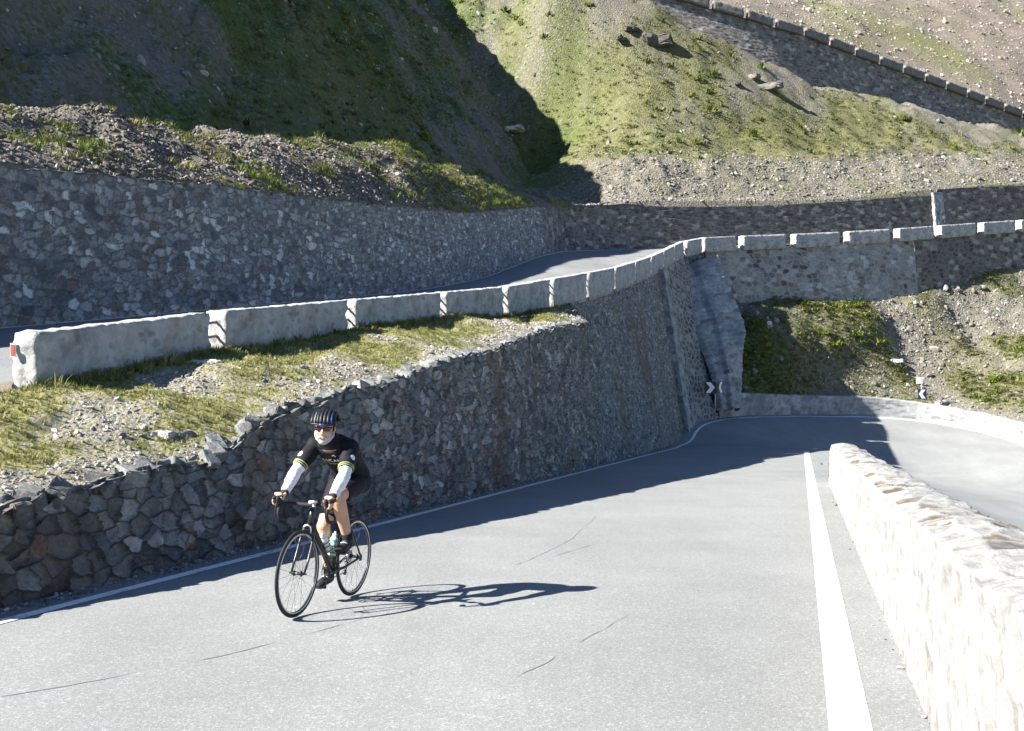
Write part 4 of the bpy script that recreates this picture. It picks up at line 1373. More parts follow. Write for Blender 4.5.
p = at(715, 387.5, 56.0)
sg = empty('arrow_sign', (p[0], p[1], p[2] - 1.5))
tag(sg, 'black sign pair with white arrows pointing at each other on the dark corner wall', 'sign')
for sgn, xo_, ang_, w_ in ((1, -.27, .1, .66), (-1, .33, 1.0, .66)):
    R = Matrix.Rotation(ang_, 3, 'Z'); cc = Vector((xo_, 0 if sgn > 0 else .16, 1.5))
    m = MB().box(cc, (w_, .02, .68), R); po = m.build('panel', M['black'], sg, False)
    m = MB(); chevron_panel(m, cc, R, w_, .68, sgn); m.build('arrow', M['white'], po, False)
MB().tube([(0.02, .06, -.4), (0.02, .06, 1.82)], .03, 10).build('post', M['galv'], sg)
MB().tube([(0.02, .06, 1.5), (0.02, 1.6, 1.52)], .025, 8).build('bracket', M['galv'], sg)

p = at(921.5, 394, 67.15)
sg = empty('arrow_sign', (p[0], p[1], p[2] - 1.0))
tag(sg, 'dark blue sign with one white left arrow and a small white plate above it', 'sign')
R = Matrix.Rotation(.25, 3, 'Z')
m = MB().box((0.02, -.05, 1.0), (.66, .02, .68), R); po = m.build('panel', M['navy'], sg, False)
m = MB(); chevron_panel(m, (0.02, -.05, 1.0), R, .66, .68, -1); m.build('arrow', M['white'], po, False)
m = MB().box((-.14, -.05, 1.92), (.48, .02, .46), R); m.build('number_plate', M['white'], sg, False)
MB().tube([(0, 0, -.9), (0, 0, 2.1)], .03, 10).build('post', M['galv'], sg)

# ------------------------------------------------------------------ cyclist: bicycle frame of reference: X ahead, Y to the rider's left, Z up
rc = np.array([(352 - 512) / F * 8.28, 8.28]); fc = np.array([-1.585, 7.46])
rcz = float(ROAD(rc[:1], rc[1:])[0]); fcz = float(ROAD(fc[:1], fc[1:])[0])
ex = Vector((fc[0] - rc[0], fc[1] - rc[1], fcz - rcz)).normalized()
ey = Vector((0, 0, 1)).cross(ex).normalized(); ez = ex.cross(ey)
BM = Matrix(((ex.x, ey.x, ez.x), (ex.y, ey.y, ez.y), (ex.z, ey.z, ez.z))) @ Matrix.Rotation(math.radians(-1.2), 3, 'X')
BM4 = BM.to_4x4() @ Matrix.Scale(.955, 4); BM4.translation = Vector((rc[0], rc[1], rcz + .004))

M['carbon'] = mat_plain('black_frame', (.012, .012, .013), .3, .5)
M['rubber'] = mat_plain('tyre_rubber', (.016, .016, .017), .7, .3)
M['rim'] = mat_plain('rim_black', (.03, .03, .032), .3, .5, .3)
M['steel'] = mat_plain('bare_metal', (.55, .55, .56), .3, .5, .9)
M['darkmetal'] = mat_plain('dark_metal', (.06, .06, .065), .35, .5, .7)
M['skin'] = mat_plain('skin', (.46, .265, .18), .55, .4, 0, .10, 18)
M['lycra'] = mat_plain('black_lycra', (.007, .007, .010), .75, .2, 0, .3, 14)
M['sleevewhite'] = mat_plain('white_lycra', (.62, .63, .66), .7, .25)
M['print'] = mat_plain('white_print', (.66, .66, .66), .7, .2)
M['lime'] = mat_plain('yellow_green_trim', (.26, .27, .12), .7, .2)
M['beard'] = mat_plain('white_beard', (.36, .33, .31), .9, .1, 0, .25, 90)
M['helmet'] = mat_plain('helmet_black', (.010, .011, .015), .5, .3)
M['blue'] = mat_plain('helmet_blue', (.010, .045, .17), .3, .5)
M['lens'] = mat_plain('dark_lens', (.035, .008, .010), .08, .6)
M['glove'] = mat_plain('glove_black', (.018, .014, .018), .7, .3)
M['lips'] = mat_plain('lips', (.34, .19, .15), .6, .3)
M['bottlew'] = mat_plain('bottle_clear', (.62, .68, .66), .25, .5)
M['bottleg'] = mat_plain('bottle_green', (.36, .60, .52), .25, .5)
M['tape'] = mat_plain('bar_tape', (.02, .02, .02), .8, .3)


def placed(name):
    o = empty(name); o.matrix_world = BM4; return o


bike = placed('road_bicycle')
tag(bike, 'black road racing bicycle ridden up the lane by the cyclist', 'bicycle')
WR = .335
BB = Vector((.41, 0, .272)); RA = Vector((0, 0, WR)); FA = Vector((.985, 0, WR))
m = MB()
HT0, HT1 = Vector((.832, 0, .70)), Vector((.788, 0, .845)); SC = Vector((.268, 0, .74))
m.tube([HT0 + Vector((.003, 0, -.01)), (HT0 + HT1) / 2, HT1], [.026, .023, .026], 14)
m.tube([Vector((.80, 0, .81)), SC + Vector((0, 0, .005))], [(.018, .021), (.014, .016)], 14)
m.tube([Vector((.826, 0, .715)), BB], [(.024, .027), (.027, .026)], 14)
m.tube([BB, SC + Vector((-.008, 0, .03))], [.021, .017], 14)
m.tube([BB + Vector((0, -.036, 0)), BB + Vector((0, .036, 0))], .024, 14)
for s in (1, -1):
    m.tube([SC + Vector((0, .01 * s, -.02)), Vector((.15, .045 * s, .57)), RA + Vector((0, .062 * s, .01))], [.010, .008, .008], 10)
    m.tube([BB + Vector((-.02, .02 * s, 0)), Vector((.25, .045 * s, .285)), RA + Vector((.01, .062 * s, 0))], [.013, .011, .010], 10)
    m.box(RA + Vector((.0, .064 * s, -.005)), (.04, .008, .05))
frame = m.build('frame', M['carbon'], bike)
m = MB()
m.tube([HT0 + Vector((0, 0, .0)), HT0 + Vector((.012, 0, -.03))], .022, 12)
m.tube([HT0 + Vector((.01, -.05, -.028)), HT0 + Vector((.01, .05, -.028))], .016, 10)
for s in (1, -1):
    m.tube([HT0 + Vector((.008, .046 * s, -.02)), Vector((.875, .056 * s, .56)), Vector((.935, .058 * s, .43)), FA + Vector((0, .056 * s, 0))], [(.011, .017), (.010, .015), (.009, .012), (.008, .010)], 10)
m.build('fork', M['carbon'], bike)


def wheel(c, drive):
    wroot = MB().torus(c, WR - .028, .010, n=80, m=8, rz=.016).build('wheel', M['rim'], bike)
    MB().torus(c, WR - .0125, .0120, n=80, m=10, rz=.0125).build('tyre', M['rubber'], wroot)
    b = MB()
    for s in (1, -1): b.torus(Vector(c) + Vector((0, .0095 * s, 0)), WR - .034, .0012, n=80, m=6, rz=.006)
    b.build('brake_track', M['steel'], wroot)
    h = MB(); h.tube([Vector(c) + Vector((0, -.05, 0)), Vector(c) + Vector((0, .05, 0))], .012, 12)
    for s in (1, -1): h.tube([Vector(c) + Vector((0, .028 * s, 0)), Vector(c) + Vector((0, .034 * s, 0))], .022, 14)
    h.tube([Vector(c) + Vector((0, -.072, 0)), Vector(c) + Vector((0, .075, 0))], .007, 8)
    h.build('hub', M['darkmetal'], wroot)
    sp = MB(); n = 24
    for k in range(n):
        a = 2 * math.pi * k / n; s = 1 if k % 2 else -1; a2 = a + (.35 if (k // 2) % 2 else -.35)
        sp.tube([Vector(c) + Vector((.02 * math.cos(a2), .031 * s, .02 * math.sin(a2))), Vector(c) + Vector(((WR - .04) * math.cos(a), 0, (WR - .04) * math.sin(a)))], .0011, 4)
    sp.build('spokes', M['darkmetal'], wroot)
    v = MB(); v.tube([Vector(c) + Vector((0, 0, -(WR - .045))), Vector(c) + Vector((0, 0, -(WR - .085)))], .003, 6).build('valve', M['steel'], wroot)
    return wroot


fwh = wheel(FA, False); rwh = wheel(RA, True)
m = MB()
for k, r_ in enumerate((.052, .047, .042, .037, .032, .028)):
    y = -.038 - .0042 * k; m.tube([RA + Vector((0, y, 0)), RA + Vector((0, y - .0022, 0))], r_, 22)
m.build('cassette', M['steel'], rwh)
# saddle and post
m = MB(); m.tube([SC + Vector((-.008, 0, .02)), Vector((.205, 0, .935))], .0135, 12).build('seat_post', M['carbon'], bike)
m = MB()
pth = [(.065, 0, .966), (.09, 0, .968), (.14, 0, .962), (.2, 0, .957), (.27, 0, .955), (.32, 0, .955), (.338, 0, .950)]
m.tube(pth, [(.03, .012), (.066, .020), (.070, .020), (.045, .018), (.026, .016), (.020, .014), (.010, .008)], 16, up=(0, 0, 1)).build('saddle', M['rubber'], bike)
# bars
m = MB(); m.tube([(.784, 0, .862), (.872, 0, .858)], [.016, .018], 12); m.tube([HT1, (.780, 0, .885)], .018, 12).build('stem', M['carbon'], bike)
bar = [(.872, 0, .888), (.872, .10, .888), (.876, .17, .888), (.90, .203, .886), (.935, .210, .880), (.962, .211, .855), (.966, .212, .815), (.940, .213, .778), (.90, .215, .765), (.855, .216, .760)]
full = [(x, -y, z) for x, y, z in reversed(bar[1:])] + bar
full = [(x, y, z - .03) for x, y, z in full]
hb = MB().tube(full, .0145, 10).build('handlebar', M['tape'], bike)
for s in (1, -1):
    m = MB(); m.tube([(.915, .209 * s, .862), (.955, .210 * s, .875), (.985, .210 * s, .895), (.995, .210 * s, .915)], [(.015, .016), (.016, .018), (.015, .019), (.010, .012)], 12)
    hd = m.build('brake_hood', M['rubber'], hb)
    m = MB(); m.tube([(.985, .212 * s, .885), (1.003, .216 * s, .845), (1.0, .219 * s, .800), (.988, .222 * s, .760)], [(.006, .012), (.005, .010), (.0045, .008), (.004, .006)], 8).build('brake_lever', M['darkmetal'], hd)
m = MB(); m.box((.905, 0.055, .885), (.055, .05, .018)); m.tube([(.875, .055, .87), (.875, .055, .845)], .016, 10).build('bike_computer', M['print'], hb)
# drivetrain
m = MB()
for r_, y in ((.088, -.044), (.066, -.037)): m.torus(BB + Vector((0, y, 0)), r_, .002, n=48, m=6, rz=.006)
for k in range(5):
    a = 2 * math.pi * k / 5 + .3; m.tube([BB + Vector((0, -.044, 0)), BB + Vector((.085 * math.cos(a), -.044, .085 * math.sin(a)))], .006, 6)
cr = m.build('chainring', M['darkmetal'], bike)
PL, PR = Vector((.470, .10, .432)), Vector((.350, -.10, .112))
for s, pp in ((1, PL), (-1, PR)):
    m = MB(); m.tube([BB + Vector((0, .066 * s, 0)), pp + Vector((0, -.022 * s, 0))], [(.014, .009), (.011, .007)], 10, up=(0, 1, 0))
    cm = m.build('crank', M['carbon'], cr)
    m = MB(); m.tube([pp + Vector((0, -.02 * s, 0)), pp + Vector((0, .055 * s, 0))], .007, 8); m.box(pp + Vector((0, .03 * s, .004)), (.075, .055, .018))
    m.build('pedal', M['darkmetal'], cm)
m = MB()
m.tube([BB + Vector((0, -.044, .088)), RA + Vector((0, -.048, .05))], .004, 6); m.tube([BB + Vector((0, -.044, -.088)), Vector((.05, -.05, .205)), Vector((.035, -.05, .215))], .004, 6)
m.build('chain', M['darkmetal'], bike)
m = MB(); m.tube([RA + Vector((.0, -.07, -.02)), RA + Vector((.015, -.07, -.06))], .012, 8); m.tube([RA + Vector((.015, -.055, -.065)), Vector((.05, -.055, .20))], [.010, .010], 8)
m.tube([RA + Vector((.018, -.062, -.065)), RA + Vector((.018, -.048, -.065))], .022, 12); m.tube([Vector((.05, -.062, .20)), Vector((.05, -.048, .20))], .022, 12)
m.build('derailleur', M['darkmetal'], bike)
for p_, nm in ((HT0 + Vector((.04, 0, -.025)), 'f'), (Vector((.20, 0, .675)), 'r')):
    m = MB(); m.tube([p_ + Vector((0, -.035, -.04)), p_ + Vector((0, -.03, .01)), p_ + Vector((0, 0, .025)), p_ + Vector((0, .03, .01)), p_ + Vector((0, .035, -.04))], .008, 8).build('brake_caliper', M['steel'] if nm == 'f' else M['darkmetal'], bike)


def bottle(c, ax, mat, label, r=.036, h=.17):
    ax = Vector(ax).normalized(); c = Vector(c)
    prof_ = [(-.5, .9), (-.46, 1), (-.1, 1), (-.06, .93), (.02, .93), (.06, 1), (.28, 1), (.36, .85), (.42, .62), (.5, .58)]
    m = MB(); m.tube([c + ax * h * a for a, b in prof_], [r * b for a, b in prof_], 18)
    o = m.build('water_bottle', mat, None); o.matrix_world = BM4
    m = MB(); m.tube([c + ax * h * .5, c + ax * h * .56, c + ax * h * .60, c + ax * h * .68], [r * .62, r * .62, r * .3, r * .28], 14).build('cap', mat, o)
    tag(o, label, 'water bottle')
    # cage on the bicycle
    m = MB()
    for q in (-.38, -.05, .2):
        ring_ = []
        sd = ax.cross(Vector((0, 1, 0))).normalized()
        for k in range(25):
            a = math.pi * 2 * k / 24; ring_.append(c + ax * h * q + (sd * math.cos(a) + Vector((0, 1, 0)) * math.sin(a)) * (r + .004))
        m.tube(ring_, .003, 6)
    m.build('bottle_cage', M['carbon'], bike)
    return o


dta = Vector((.826, 0, .715)) - BB; dta.normalize(); dn_ = Vector((-dta.z, 0, dta.x))
bottle(BB + dta * .27 + dn_ * .066, dta, M['bottlew'], 'clear white water bottle on the sloping front tube of the bicycle')
sta = SC - BB; sta.normalize(); sn = Vector((sta.z, 0, -sta.x))
bottle(BB + sta * .20 + sn * .062, sta, M['bottleg'], 'pale green water bottle on the upright seat tube of the bicycle')

# ---- rider
rider = placed('person')
tag(rider, 'cyclist in black jersey, white arm sleeves and dark helmet riding up the lane', 'person')
HIPC = Vector((.15, 0, 1.045))
SP = [Vector(p) for p in ((.12, 0, .99), (.15, 0, 1.045), (.245, 0, 1.15), (.355, 0, 1.24), (.465, 0, 1.298), (.54, 0, 1.338), (.58, 0, 1.365))]
TR = [(.13, .09), (.165, .115), (.140, .105), (.150, .112), (.158, .105), (.118, .082), (.06, .06)]
SH = {s: Vector((.52, .160 * s, 1.303)) for s in (1, -1)}
EL_ = {s: Vector((.712, .222 * s, 1.095)) for s in (1, -1)}
WRI = {s: Vector((.885, .214 * s, .935)) for s in (1, -1)}
HIP = {s: Vector((.165, .088 * s, 1.0)) for s in (1, -1)}
KNEE = {1: Vector((.585, .105, .908)), -1: Vector((.386, -.112, .631))}
ANK = {1: Vector((.365, .108, .538)), -1: Vector((.24, -.108, .227))}


def lerp(a, b, t): return a + (b - a) * t


def limb(m, a, b, c, ra, rb, rc_, n=14, bulge=1.12, t0=0.0, t1=2.0, add=0.0):
    """two-segment limb with muscle bulges; t in 0..2 picks a stretch of it"""
    pts, rad = [], []
    for k in range(25):
        t = t0 + (t1 - t0) * k / 24
        if t <= 1:
            p = lerp(a, b, t); r_ = ra + (rb - ra) * t; r_ *= 1 + (bulge - 1) * math.sin(math.pi * min(t * 1.1, 1))
        else:
            p = lerp(b, c, t - 1); r_ = rb + (rc_ - rb) * (t - 1); r_ *= 1 + (bulge - 1) * 1.7 * math.sin(math.pi * min((t - 1) ** .65, 1))
        pts.append(p); rad.append(r_ + add)
    m.tube(pts, rad, n)
    if t0 < 1 < t1: m.ball(b, rb * 1.04 + add, None, 14, 10)


HC = Vector((.668, 0, 1.458))
HR = Matrix.Rotation(math.radians(15), 3, 'Z') @ Matrix.Rotation(math.radians(10), 3, 'Y')


def hp(f, l, u): return HC + HR @ Vector((f, l, u))


def head(m, add=0.0):
    m.ball(hp(-.012, 0, .028), (.096, .076, .086), HR, 24, 18)
    m.ball(hp(.022, 0, -.035), (.066, .062, .082), HR, 20, 14)
    m.ball(hp(.048, 0, -.085), (.036, .040, .030), HR, 14, 10)          # chin
    m.ball(hp(.066, 0, .030), (.022, .058, .016), HR, 14, 8)            # brow
    for s in (1, -1):
        m.ball(hp(.052, .038 * s, -.022), (.028, .024, .022), HR, 12, 8)   # cheek
        m.ball(hp(-.008, .077 * s, -.006), (.018, .010, .030), HR, 12, 8)  # ear
    m.tube([hp(.074, 0, .022), hp(.092, 0, -.004), hp(.102, 0, -.022), hp(.088, 0, -.034)], [.010, .012, .015, .010], 10)   # nose
    m.ball(hp(.078, 0, -.058), (.012, .024, .006), HR, 12, 6); m.ball(hp(.076, 0, -.068), (.012, .021, .007), HR, 12, 6)    # lips


b = MB()
b.tube(SP, TR, 20, up=(-.6, 0, .8))
b.tube([Vector((.555, 0, 1.345)), Vector((.605, 0, 1.398)), hp(-.02, 0, -.05)], [.062, .056, .054], 14)
head(b)
for s in (1, -1):
    b.ball(SH[s], .070, None, 14, 10)
    b.tube([Vector((.495, .08 * s, 1.31)), SH[s]], [.075, .066], 12)
    limb(b, SH[s], EL_[s], WRI[s], .055, .040, .027)
    b.ball(HIP[s], .098, None, 14, 10)
    limb(b, HIP[s], KNEE[s], ANK[s], .088, .056, .037, 16, 1.08)
    # foot inside the shoe
    toe = (PL if s > 0 else PR) + Vector((.075, .012 * s, .03))
    b.tube([ANK[s] + Vector((-.03, 0, -.06)), ANK[s] + Vector((.02, 0, -.055)), lerp(ANK[s], toe, .6) + Vector((0, 0, -.015)), toe], [.022, .026, .024, .014], 12)
    b.tube([ANK[s], ANK[s] + Vector((.005, 0, -.05))], [.034, .026], 12)
    # hand: palm on the hood, four fingers curled round its outside, thumb inside
    b.tube([WRI[s], Vector((.915, .216 * s, .920)), Vector((.915, .219 * s, .912)), Vector((.972, .222 * s, .938))], [(.030, .022), (.038, .021), (.042, .019), (.038, .015)], 14, up=(.3, 0, 1))
    for k in range(4):
        x = .992 - .019 * k; ln = (.95, 1.05, 1.0, .82)[k]
        pts = [Vector((x - .020, .226 * s, .915)), Vector((x - .004, .244 * s, .907)), Vector((x + .004, .251 * s, .907 - .030 * ln)), Vector((x + .002, .243 * s, .907 - .054 * ln)), Vector((x - .004, .228 * s, .907 - .060 * ln))]
        b.tube(pts, [.0095, .0095, .0088, .008, .0068], 8)
    b.tube([Vector((.925, .200 * s, .915)), Vector((.915, .186 * s, .938)), Vector((.965, .181 * s, .895)), Vector((.980, .187 * s, .912))], [.013, .0125, .0108, .008], 8)
body = remesh(b.build('body', M['skin'], rider, True, False), .0052, 3)

# clothes
j = MB()
TRJ = [(a + .012, c + .012) for a, c in TR]
j.tube(SP[1:6], TRJ[1:6], 24, up=(-.6, 0, .8))
j.tube([SP[5], Vector((.58, 0, 1.372)), Vector((.598, 0, 1.394))], [(.125, .085), (.075, .072), (.066, .064)], 18, up=(-.6, 0, .8))
for s in (1, -1):
    j.ball(SH[s], .079, None, 14, 10); j.tube([Vector((.485, .08 * s, 1.306)), SH[s]], [.088, .075], 12)
    limb(j, SH[s], EL_[s], WRI[s], .055, .040, .027, 14, 1.12, 0, .80, .013)
jersey = remesh(j.build('jersey', M['lycra'], rider, True, False), .0065, 3)
for s in (1, -1):
    m = MB(); limb(m, SH[s], EL_[s], WRI[s], .055, .040, .027, 16, 1.12, .70, .725, .0200); m.build('sleeve_band', M['lime'], jersey)
    m = MB(); limb(m, SH[s], EL_[s], WRI[s], .055, .040, .027, 16, 1.12, .765, .785, .0200); m.build('sleeve_band', M['lime'], jersey)
j = MB(); j.tube(SP[:3], [(a + .010, c + .010) for a, c in TR[:3]], 22, up=(-.6, 0, .8))
for s in (1, -1):
    j.ball(HIP[s], .108, None, 14, 10); limb(j, HIP[s], KNEE[s], ANK[s], .088, .056, .037, 16, 1.08, 0, .80, .010)
remesh(j.build('shorts', M['lycra'], rider, True, False), .0065, 3)
for s in (1, -1):
    m = MB(); limb(m, SH[s], EL_[s], WRI[s], .055, .040, .027, 16, 1.12, .70, 1.90, .007)
    remesh(m.build('arm_sleeve', M['sleevewhite'], rider, True, False), .005, 2)
    m = MB(); m.tube([lerp(EL_[s], WRI[s], .93), WRI[s], Vector((.915, .216 * s, .920)), Vector((.915, .219 * s, .913)), Vector((.968, .222 * s, .909))], [.033, (.035, .027), (.043, .026), (.047, .024), (.043, .020)], 14, up=(.3, 0, 1))
    for k in range(4):
        x = .992 - .019 * k; m.tube([Vector((x - .022, .226 * s, .915)), Vector((x - .004, .245 * s, .907)), Vector((x + .003, .2515 * s, .892))], [.0125, .0125, .0118], 8)
    m.tube([Vector((.925, .200 * s, .915)), Vector((.948, .185 * s, .907))], [.0165, .0155], 8)
    remesh(m.build('glove', M['glove'], rider, True, False), .004, 2)
    # sock and shoe
    a_ = ANK[s]; pp = PL if s > 0 else PR
    m = MB(); m.tube([lerp(KNEE[s], a_, .84), a_, a_ + Vector((.0, 0, -.05))], [.047, .043, .044], 14); m.build('sock', M['lycra'], rider)
    toe = pp + Vector((.085, .012 * s, .030)); heel = a_ + Vector((-.055, 0, -.075))
    sole = (toe - heel).normalized(); upv = Vector((0, 1, 0)).cross(sole) * -1
    if upv.z < 0: upv = -upv
    m = MB(); pts, rad = [], []
    for q, w_, h_, dz in ((0, .022, .026, .012), (.06, .032, .040, .022), (.2, .036, .046, .026), (.38, .037, .044, .022), (.6, .043, .036, .012), (.8, .045, .029, .005), (.94, .034, .022, .001), (1.0, .016, .012, 0)):
        pts.append(lerp(heel, toe, q) + upv * dz); rad.append((w_, h_))
    m.tube(pts, rad, 18, up=upv); m.tube([a_ + Vector((0, 0, .005)), lerp(heel, toe, .25) + upv * .035], [.046, .042], 14)
    sh = remesh(m.build('shoe', M['rubber'], rider, True, False), .006, 2)
    m = MB(); m.tube([lerp(heel, toe, .5) + upv * .050 + Vector((0, .030 * s, 0)), lerp(heel, toe, .5) + upv * .056, lerp(heel, toe, .5) + upv * .050 - Vector((0, .030 * s, 0))], [(.007, .004)] * 3, 8, up=upv).build('strap', M['print'], sh)

# beard, sunglasses, helmet
m = MB()
m.ball(hp(.026, 0, -.062), (.065, .064, .064), HR, 20, 14); m.ball(hp(.050, 0, -.092), (.039, .043, .034), HR, 14, 10)
for s in (1, -1):
    m.tube([hp(.0, .073 * s, -.012), hp(.018, .069 * s, -.05), hp(.045, .048 * s, -.085)], [.011, .014, .016], 10)
    m.tube([hp(.092, .004 * s, -.050), hp(.084, .026 * s, -.056), hp(.070, .042 * s, -.070)], [.008, .009, .010], 8)
bd = m.build('beard', M['beard'], rider, True, False)
# open the mouth area: keep only the shell below the cheeks
remesh(bd, .005, 3)
bm = bmesh.new(); bm.from_mesh(bd.data); HRI = HR.inverted()
kill = []
for v_ in bm.verts:
    q = HRI @ (v_.co - HC)
    if q.z > -.044 - .25 * max(0, .03 - abs(q.y)) and abs(q.y) < .056 and q.x > 0: kill.append(v_)
    elif (q.x - .085) ** 2 / .03 ** 2 + (q.y / .021) ** 2 + ((q.z + .063) / .009) ** 2 < 1: kill.append(v_)
bmesh.ops.delete(bm, geom=kill, context='VERTS'); bm.to_mesh(bd.data); bm.free()
m = MB(); m.ball(hp(.083, 0, -.0635), (.010, .019, .006), HR, 12, 6).build('mouth', M['lips'], rider)
m = MB()
for s in (1, -1):
    path = [hp(.093, .006 * s, .012), hp(.093, .028 * s, .012), hp(.080, .052 * s, .013), hp(.056, .070 * s, .015)]
    m.tube(path, [(.003, .012), (.003, .018), (.003, .017), (.003, .009)], 10, up=HR @ Vector((0, 0, 1)))
gl = m.build('sunglasses', M['lens'], rider)
m = MB()
for s in (1, -1):
    m.tube([hp(.056, .072 * s, .018), hp(.02, .081 * s, .020), hp(-.02, .081 * s, .016)], .003, 6)
    m.tube([hp(.094, .004 * s, .022), hp(.094, .030 * s, .029), hp(.080, .054 * s, .028), hp(.056, .071 * s, .022)], .0035, 6)
m.build('glasses_frame', M['helmet'], gl)
# helmet: an inner bowl and raised ribs with open channels between them
def hel(th, ph, k=1.0):
    """th: angle from front over the top to the back; ph: sideways offset -1..1"""
    x = -.018 + .128 * math.cos(th) * math.sqrt(max(1 - (ph * .72) ** 2, 0)); y = .098 * ph
    z = .048 + .105 * math.sin(th) * math.sqrt(max(1 - (ph * .80) ** 2, 0))
    c = Vector((-.015, 0, .03)); p = Vector((x, y, z)); return HC + HR @ (c + (p - c) * k)


m = MB(); nv_, nu__ = 24, 24; vs, fs = [], []
for i in range(nv_ + 1):
    for k in range(nu__ + 1):
        vs.append(hel(.10 + (math.pi - .02) * i / nv_, -1 + 2 * k / nu__, .90))
for i in range(nv_):
    for k in range(nu__): fs.append((i * (nu__ + 1) + k, i * (nu__ + 1) + k + 1, (i + 1) * (nu__ + 1) + k + 1, (i + 1) * (nu__ + 1) + k))
m.add(vs, fs); helmet = m.build('helmet', M['helmet'], rider)
ribm = {-.92: 'helmet', -.64: 'print', -.36: 'helmet', -.10: 'helmet', .20: 'helmet', .48: 'helmet', .74: 'blue', .95: 'helmet'}
for ph, mt in ribm.items():
    m = MB(); pts = [hel(.12 + (math.pi - .1) * q / 16, ph * (1 - .18 * (q / 16)), 1.0) for q in range(17)]
    half = 7 if mt != 'helmet' else 17
    up_ = HR @ Vector((0, 1, 0))
    m.tube(pts if mt == 'helmet' else pts, [(.011, .0142)] * 17, 10, up=up_).build('rib', M['helmet'], helmet)
    if mt != 'helmet':
        m = MB(); m.tube(pts[:6], [(.0112, .0070 if mt == 'print' else .0130)] * 6, 10, up=up_).build('stripe', M[mt], helmet)
m = MB(); ring_ = [hel(.06, -1 + 2 * k / 16, 1.0) for k in range(17)]
m.tube(ring_, [(.012, .011)] * 17, 10, up=HR @ Vector((0, 0, 1))).build('front_rim', M['helmet'], helmet); m = MB(); ring_ = [hel(math.pi - .05, -1 + 2 * k / 16, 1.0) for k in range(17)]
m.tube(ring_, [(.012, .012)] * 17, 10, up=HR @ Vector((0, 0, 1))).build('rear_rim', M['helmet'], helmet)
m = MB(); m.tube([hp(.105, -.035, .052), hp(.113, 0, .052), hp(.105, .035, .052)], [(.012, .012)] * 3, 10, up=HR @ Vector((0, 0, 1))).build('brow_stripe', M['blue'], helmet)
m = MB()
for s in (1, -1): m.tube([hp(.02, .079 * s, .03), hp(.01, .074 * s, -.03), hp(.02, .05 * s, -.085), hp(.03, .0, -.118)], [(.007, .002)] * 4, 6, up=HR @ Vector((1, 0, 0)))
m.build('chin_strap', M['helmet'], helmet)

def folds(o, amp, sc_, seed):
    me = o.data; n_ = len(me.vertices); co = np.empty(n_ * 3); no = np.empty(n_ * 3)
    me.vertices.foreach_get('co', co); me.vertices.foreach_get('normal', no); co = co.reshape(-1, 3); no = no.reshape(-1, 3)
    f_ = fbm(co[:, 0] * sc_ + co[:, 1] * sc_ * .6, co[:, 2] * sc_ * 1.3 - co[:, 1] * sc_ * .5, seed, 3)
    f_ = 1 - np.abs(f_) * 3
    me.vertices.foreach_set('co', (co + no * (amp * f_)[:, None]).ravel()); me.update()


folds(jersey, .0045, 9, 3)
for o in rider.children:
    if o.name.startswith('shorts'): folds(o, .003, 10, 5)
    if o.name.startswith('arm_sleeve'): folds(o, .0022, 16, 7)

# print on the jersey: letters laid on the cloth, a stripe under them
jb = bvh_of(jersey)
CH = Vector((.48, 0, 1.185)); cn = Vector((.78, 0, -.62)).normalized(); cu = Vector((.62, 0, .78)).normalized(); cl_ = Vector((0, 1, 0))


def on_chest(a_, b_):
    """a_: towards the rider's left (right in the picture), b_: up the chest"""
    o_ = CH + cl_ * a_ + cu * b_ + cn * .5
    h_ = jb.ray_cast(o_, -cn)
    return (h_[0] + cn * .004) if h_[0] is not None else None


def chest_quads(name, quads, mat):
    m = MB()
    for q in quads:
        (a0, b0), (a1, b1), (c0, d0), (c1, d1) = q
        n_s = 6; rows = []
        for i in range(n_s + 1):
            t_ = i / n_s
            rows.append((on_chest(a0 + (a1 - a0) * t_, b0 + (b1 - b0) * t_), on_chest(c0 + (c1 - c0) * t_, d0 + (d1 - d0) * t_)))
        for i in range(n_s):
            v_ = [rows[i][0], rows[i + 1][0], rows[i + 1][1], rows[i][1]]
            if all(p is not None for p in v_): m.add(v_, [(0, 1, 2, 3)])
    if m.f: m.build(name, mat, jersey)


def stroke(x0, y0, x1, y1, w_):
    d_ = math.hypot(x1 - x0, y1 - y0) or 1; nx__, ny__ = -(y1 - y0) / d_ * w_ / 2, (x1 - x0) / d_ * w_ / 2
    return ((x0 + nx__, y0 + ny__), (x1 + nx__, y1 + ny__), (x0 - nx__, y0 - ny__), (x1 - nx__, y1 - ny__))


GL = {'L': [(0, 1, 0, 0), (0, 0, .6, 0)], 'U': [(0, 1, 0, 0), (0, 0, .6, 0), (.6, 0, .6, 1)], 'C': [(.6, 1, 0, 1), (0, 1, 0, 0), (0, 0, .6, 0)],
      'A': [(0, 0, .3, 1), (.3, 1, .6, 0), (.12, .4, .48, .4)], 'M': [(0, 0, 0, 1), (0, 1, .35, .3), (.35, .3, .7, 1), (.7, 1, .7, 0)]}
qs = []; x = -.085; hgt = .030
for ch_ in 'LUCAM':
    for (a0, b0, a1, b1) in GL[ch_]: qs.append(stroke(x + a0 * .034, b0 * hgt + .01, x + a1 * .034, b1 * hgt + .01, .0075))
    x += .034 if ch_ != 'M' else .04
chest_quads('lettering', qs, M['print'])
chest_quads('stripe', [stroke(-.11, .0, -.06, -.022, .008), stroke(-.06, -.022, .12, -.012, .009)], M['lime'])
chest_quads('emblem', [stroke(.02, .085, .045, .10, .012), stroke(.04, .10, .05, .075, .008)], M['print'])
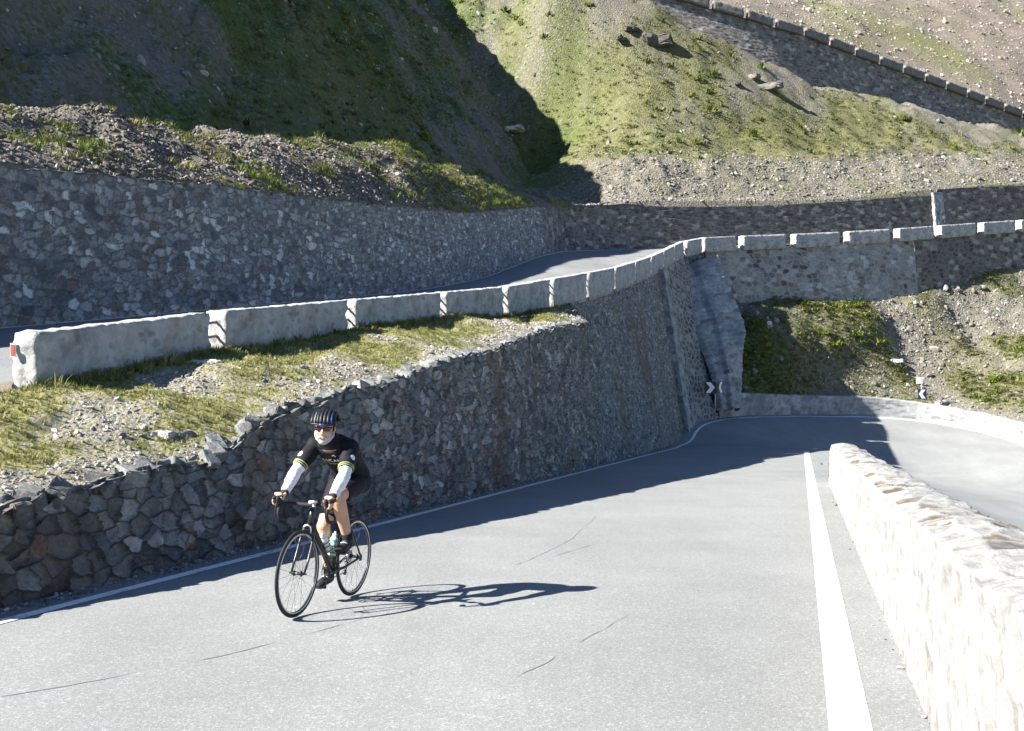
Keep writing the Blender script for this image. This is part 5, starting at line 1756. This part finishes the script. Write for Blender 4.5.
for s in (1, -1):
    p = lerp(SH[s], EL_[s], .38); d_ = Vector((.45, .85 * s, .15)) if s > 0 else Vector((.75, -.35, .2))
    m = MB(); dd_ = d_.normalized(); a_ = dd_.orthogonal().normalized(); b_ = dd_.cross(a_)
    hitp = []
    for k in range(9):
        r_ = 0 if k == 8 else .024; t_ = math.pi * 2 * k / 8
        h_ = jb.ray_cast(p + dd_ * .3 + a_ * r_ * math.cos(t_) + b_ * r_ * math.sin(t_), -dd_); hitp.append(h_[0] + dd_ * .003 if h_[0] is not None else None)
    if all(q is not None for q in hitp):
        m.add(hitp, [(k, (k + 1) % 8, 8) for k in range(8)]); m.build('emblem', M['print'], jersey)


# ------------------------------------------------------------------ light, sky, camera
EL, SX_, SY_ = math.radians(34.9), -2.14, -.9
n_ = math.hypot(SX_, SY_)
sun_dir = Vector((SX_ / n_ * math.cos(EL), SY_ / n_ * math.cos(EL), math.sin(EL)))
sl_ = bpy.data.lights.new('sun', 'SUN'); sl_.energy = 4.6; sl_.angle = math.radians(.5); sl_.color = (1.0, .965, .90)
so = bpy.data.objects.new('sun', sl_); C.objects.link(so); so.rotation_euler = sun_dir.to_track_quat('Z', 'Y').to_euler(); so.location = (-20, -10, 40)
w = bpy.data.worlds.new('World'); bpy.context.scene.world = w; w.use_nodes = True
nt = w.node_tree; bg = nt.nodes['Background']
sky = nt.nodes.new('ShaderNodeTexSky'); sky.sky_type = 'NISHITA'; sky.sun_disc = False
sky.sun_elevation = EL; sky.sun_rotation = math.atan2(sun_dir.x, sun_dir.y)
sky.altitude = 2200; sky.air_density = 1.0; sky.dust_density = .3; sky.ozone_density = 1.2
mx = nt.nodes.new('ShaderNodeMix'); mx.data_type = 'RGBA'; mx.blend_type = 'MULTIPLY'; mx.inputs[0].default_value = 1.0
mx.inputs[7].default_value = (.83, .97, 1.15, 1)
nt.links.new(sky.outputs[0], mx.inputs[6]); nt.links.new(mx.outputs[2], bg.inputs[0]); bg.inputs[1].default_value = .043

cam = bpy.data.cameras.new('camera'); co_ = bpy.data.objects.new('camera', cam); C.objects.link(co_)
cam.sensor_width = 36; cam.lens = F / 1024 * 36; cam.clip_start = .05; cam.clip_end = 4000
cam.shift_y = -(365.5 - 336) / 1024
co_.location = (0, 0, 0); co_.rotation_euler = (math.radians(90), 0, 0)
sc = bpy.context.scene; sc.camera = co_
sc.view_settings.view_transform = 'Standard'; sc.view_settings.look = 'None'; sc.view_settings.gamma = 1; sc.view_settings.exposure = 2.05
sc.cycles.max_bounces = 5; sc.cycles.diffuse_bounces = 3
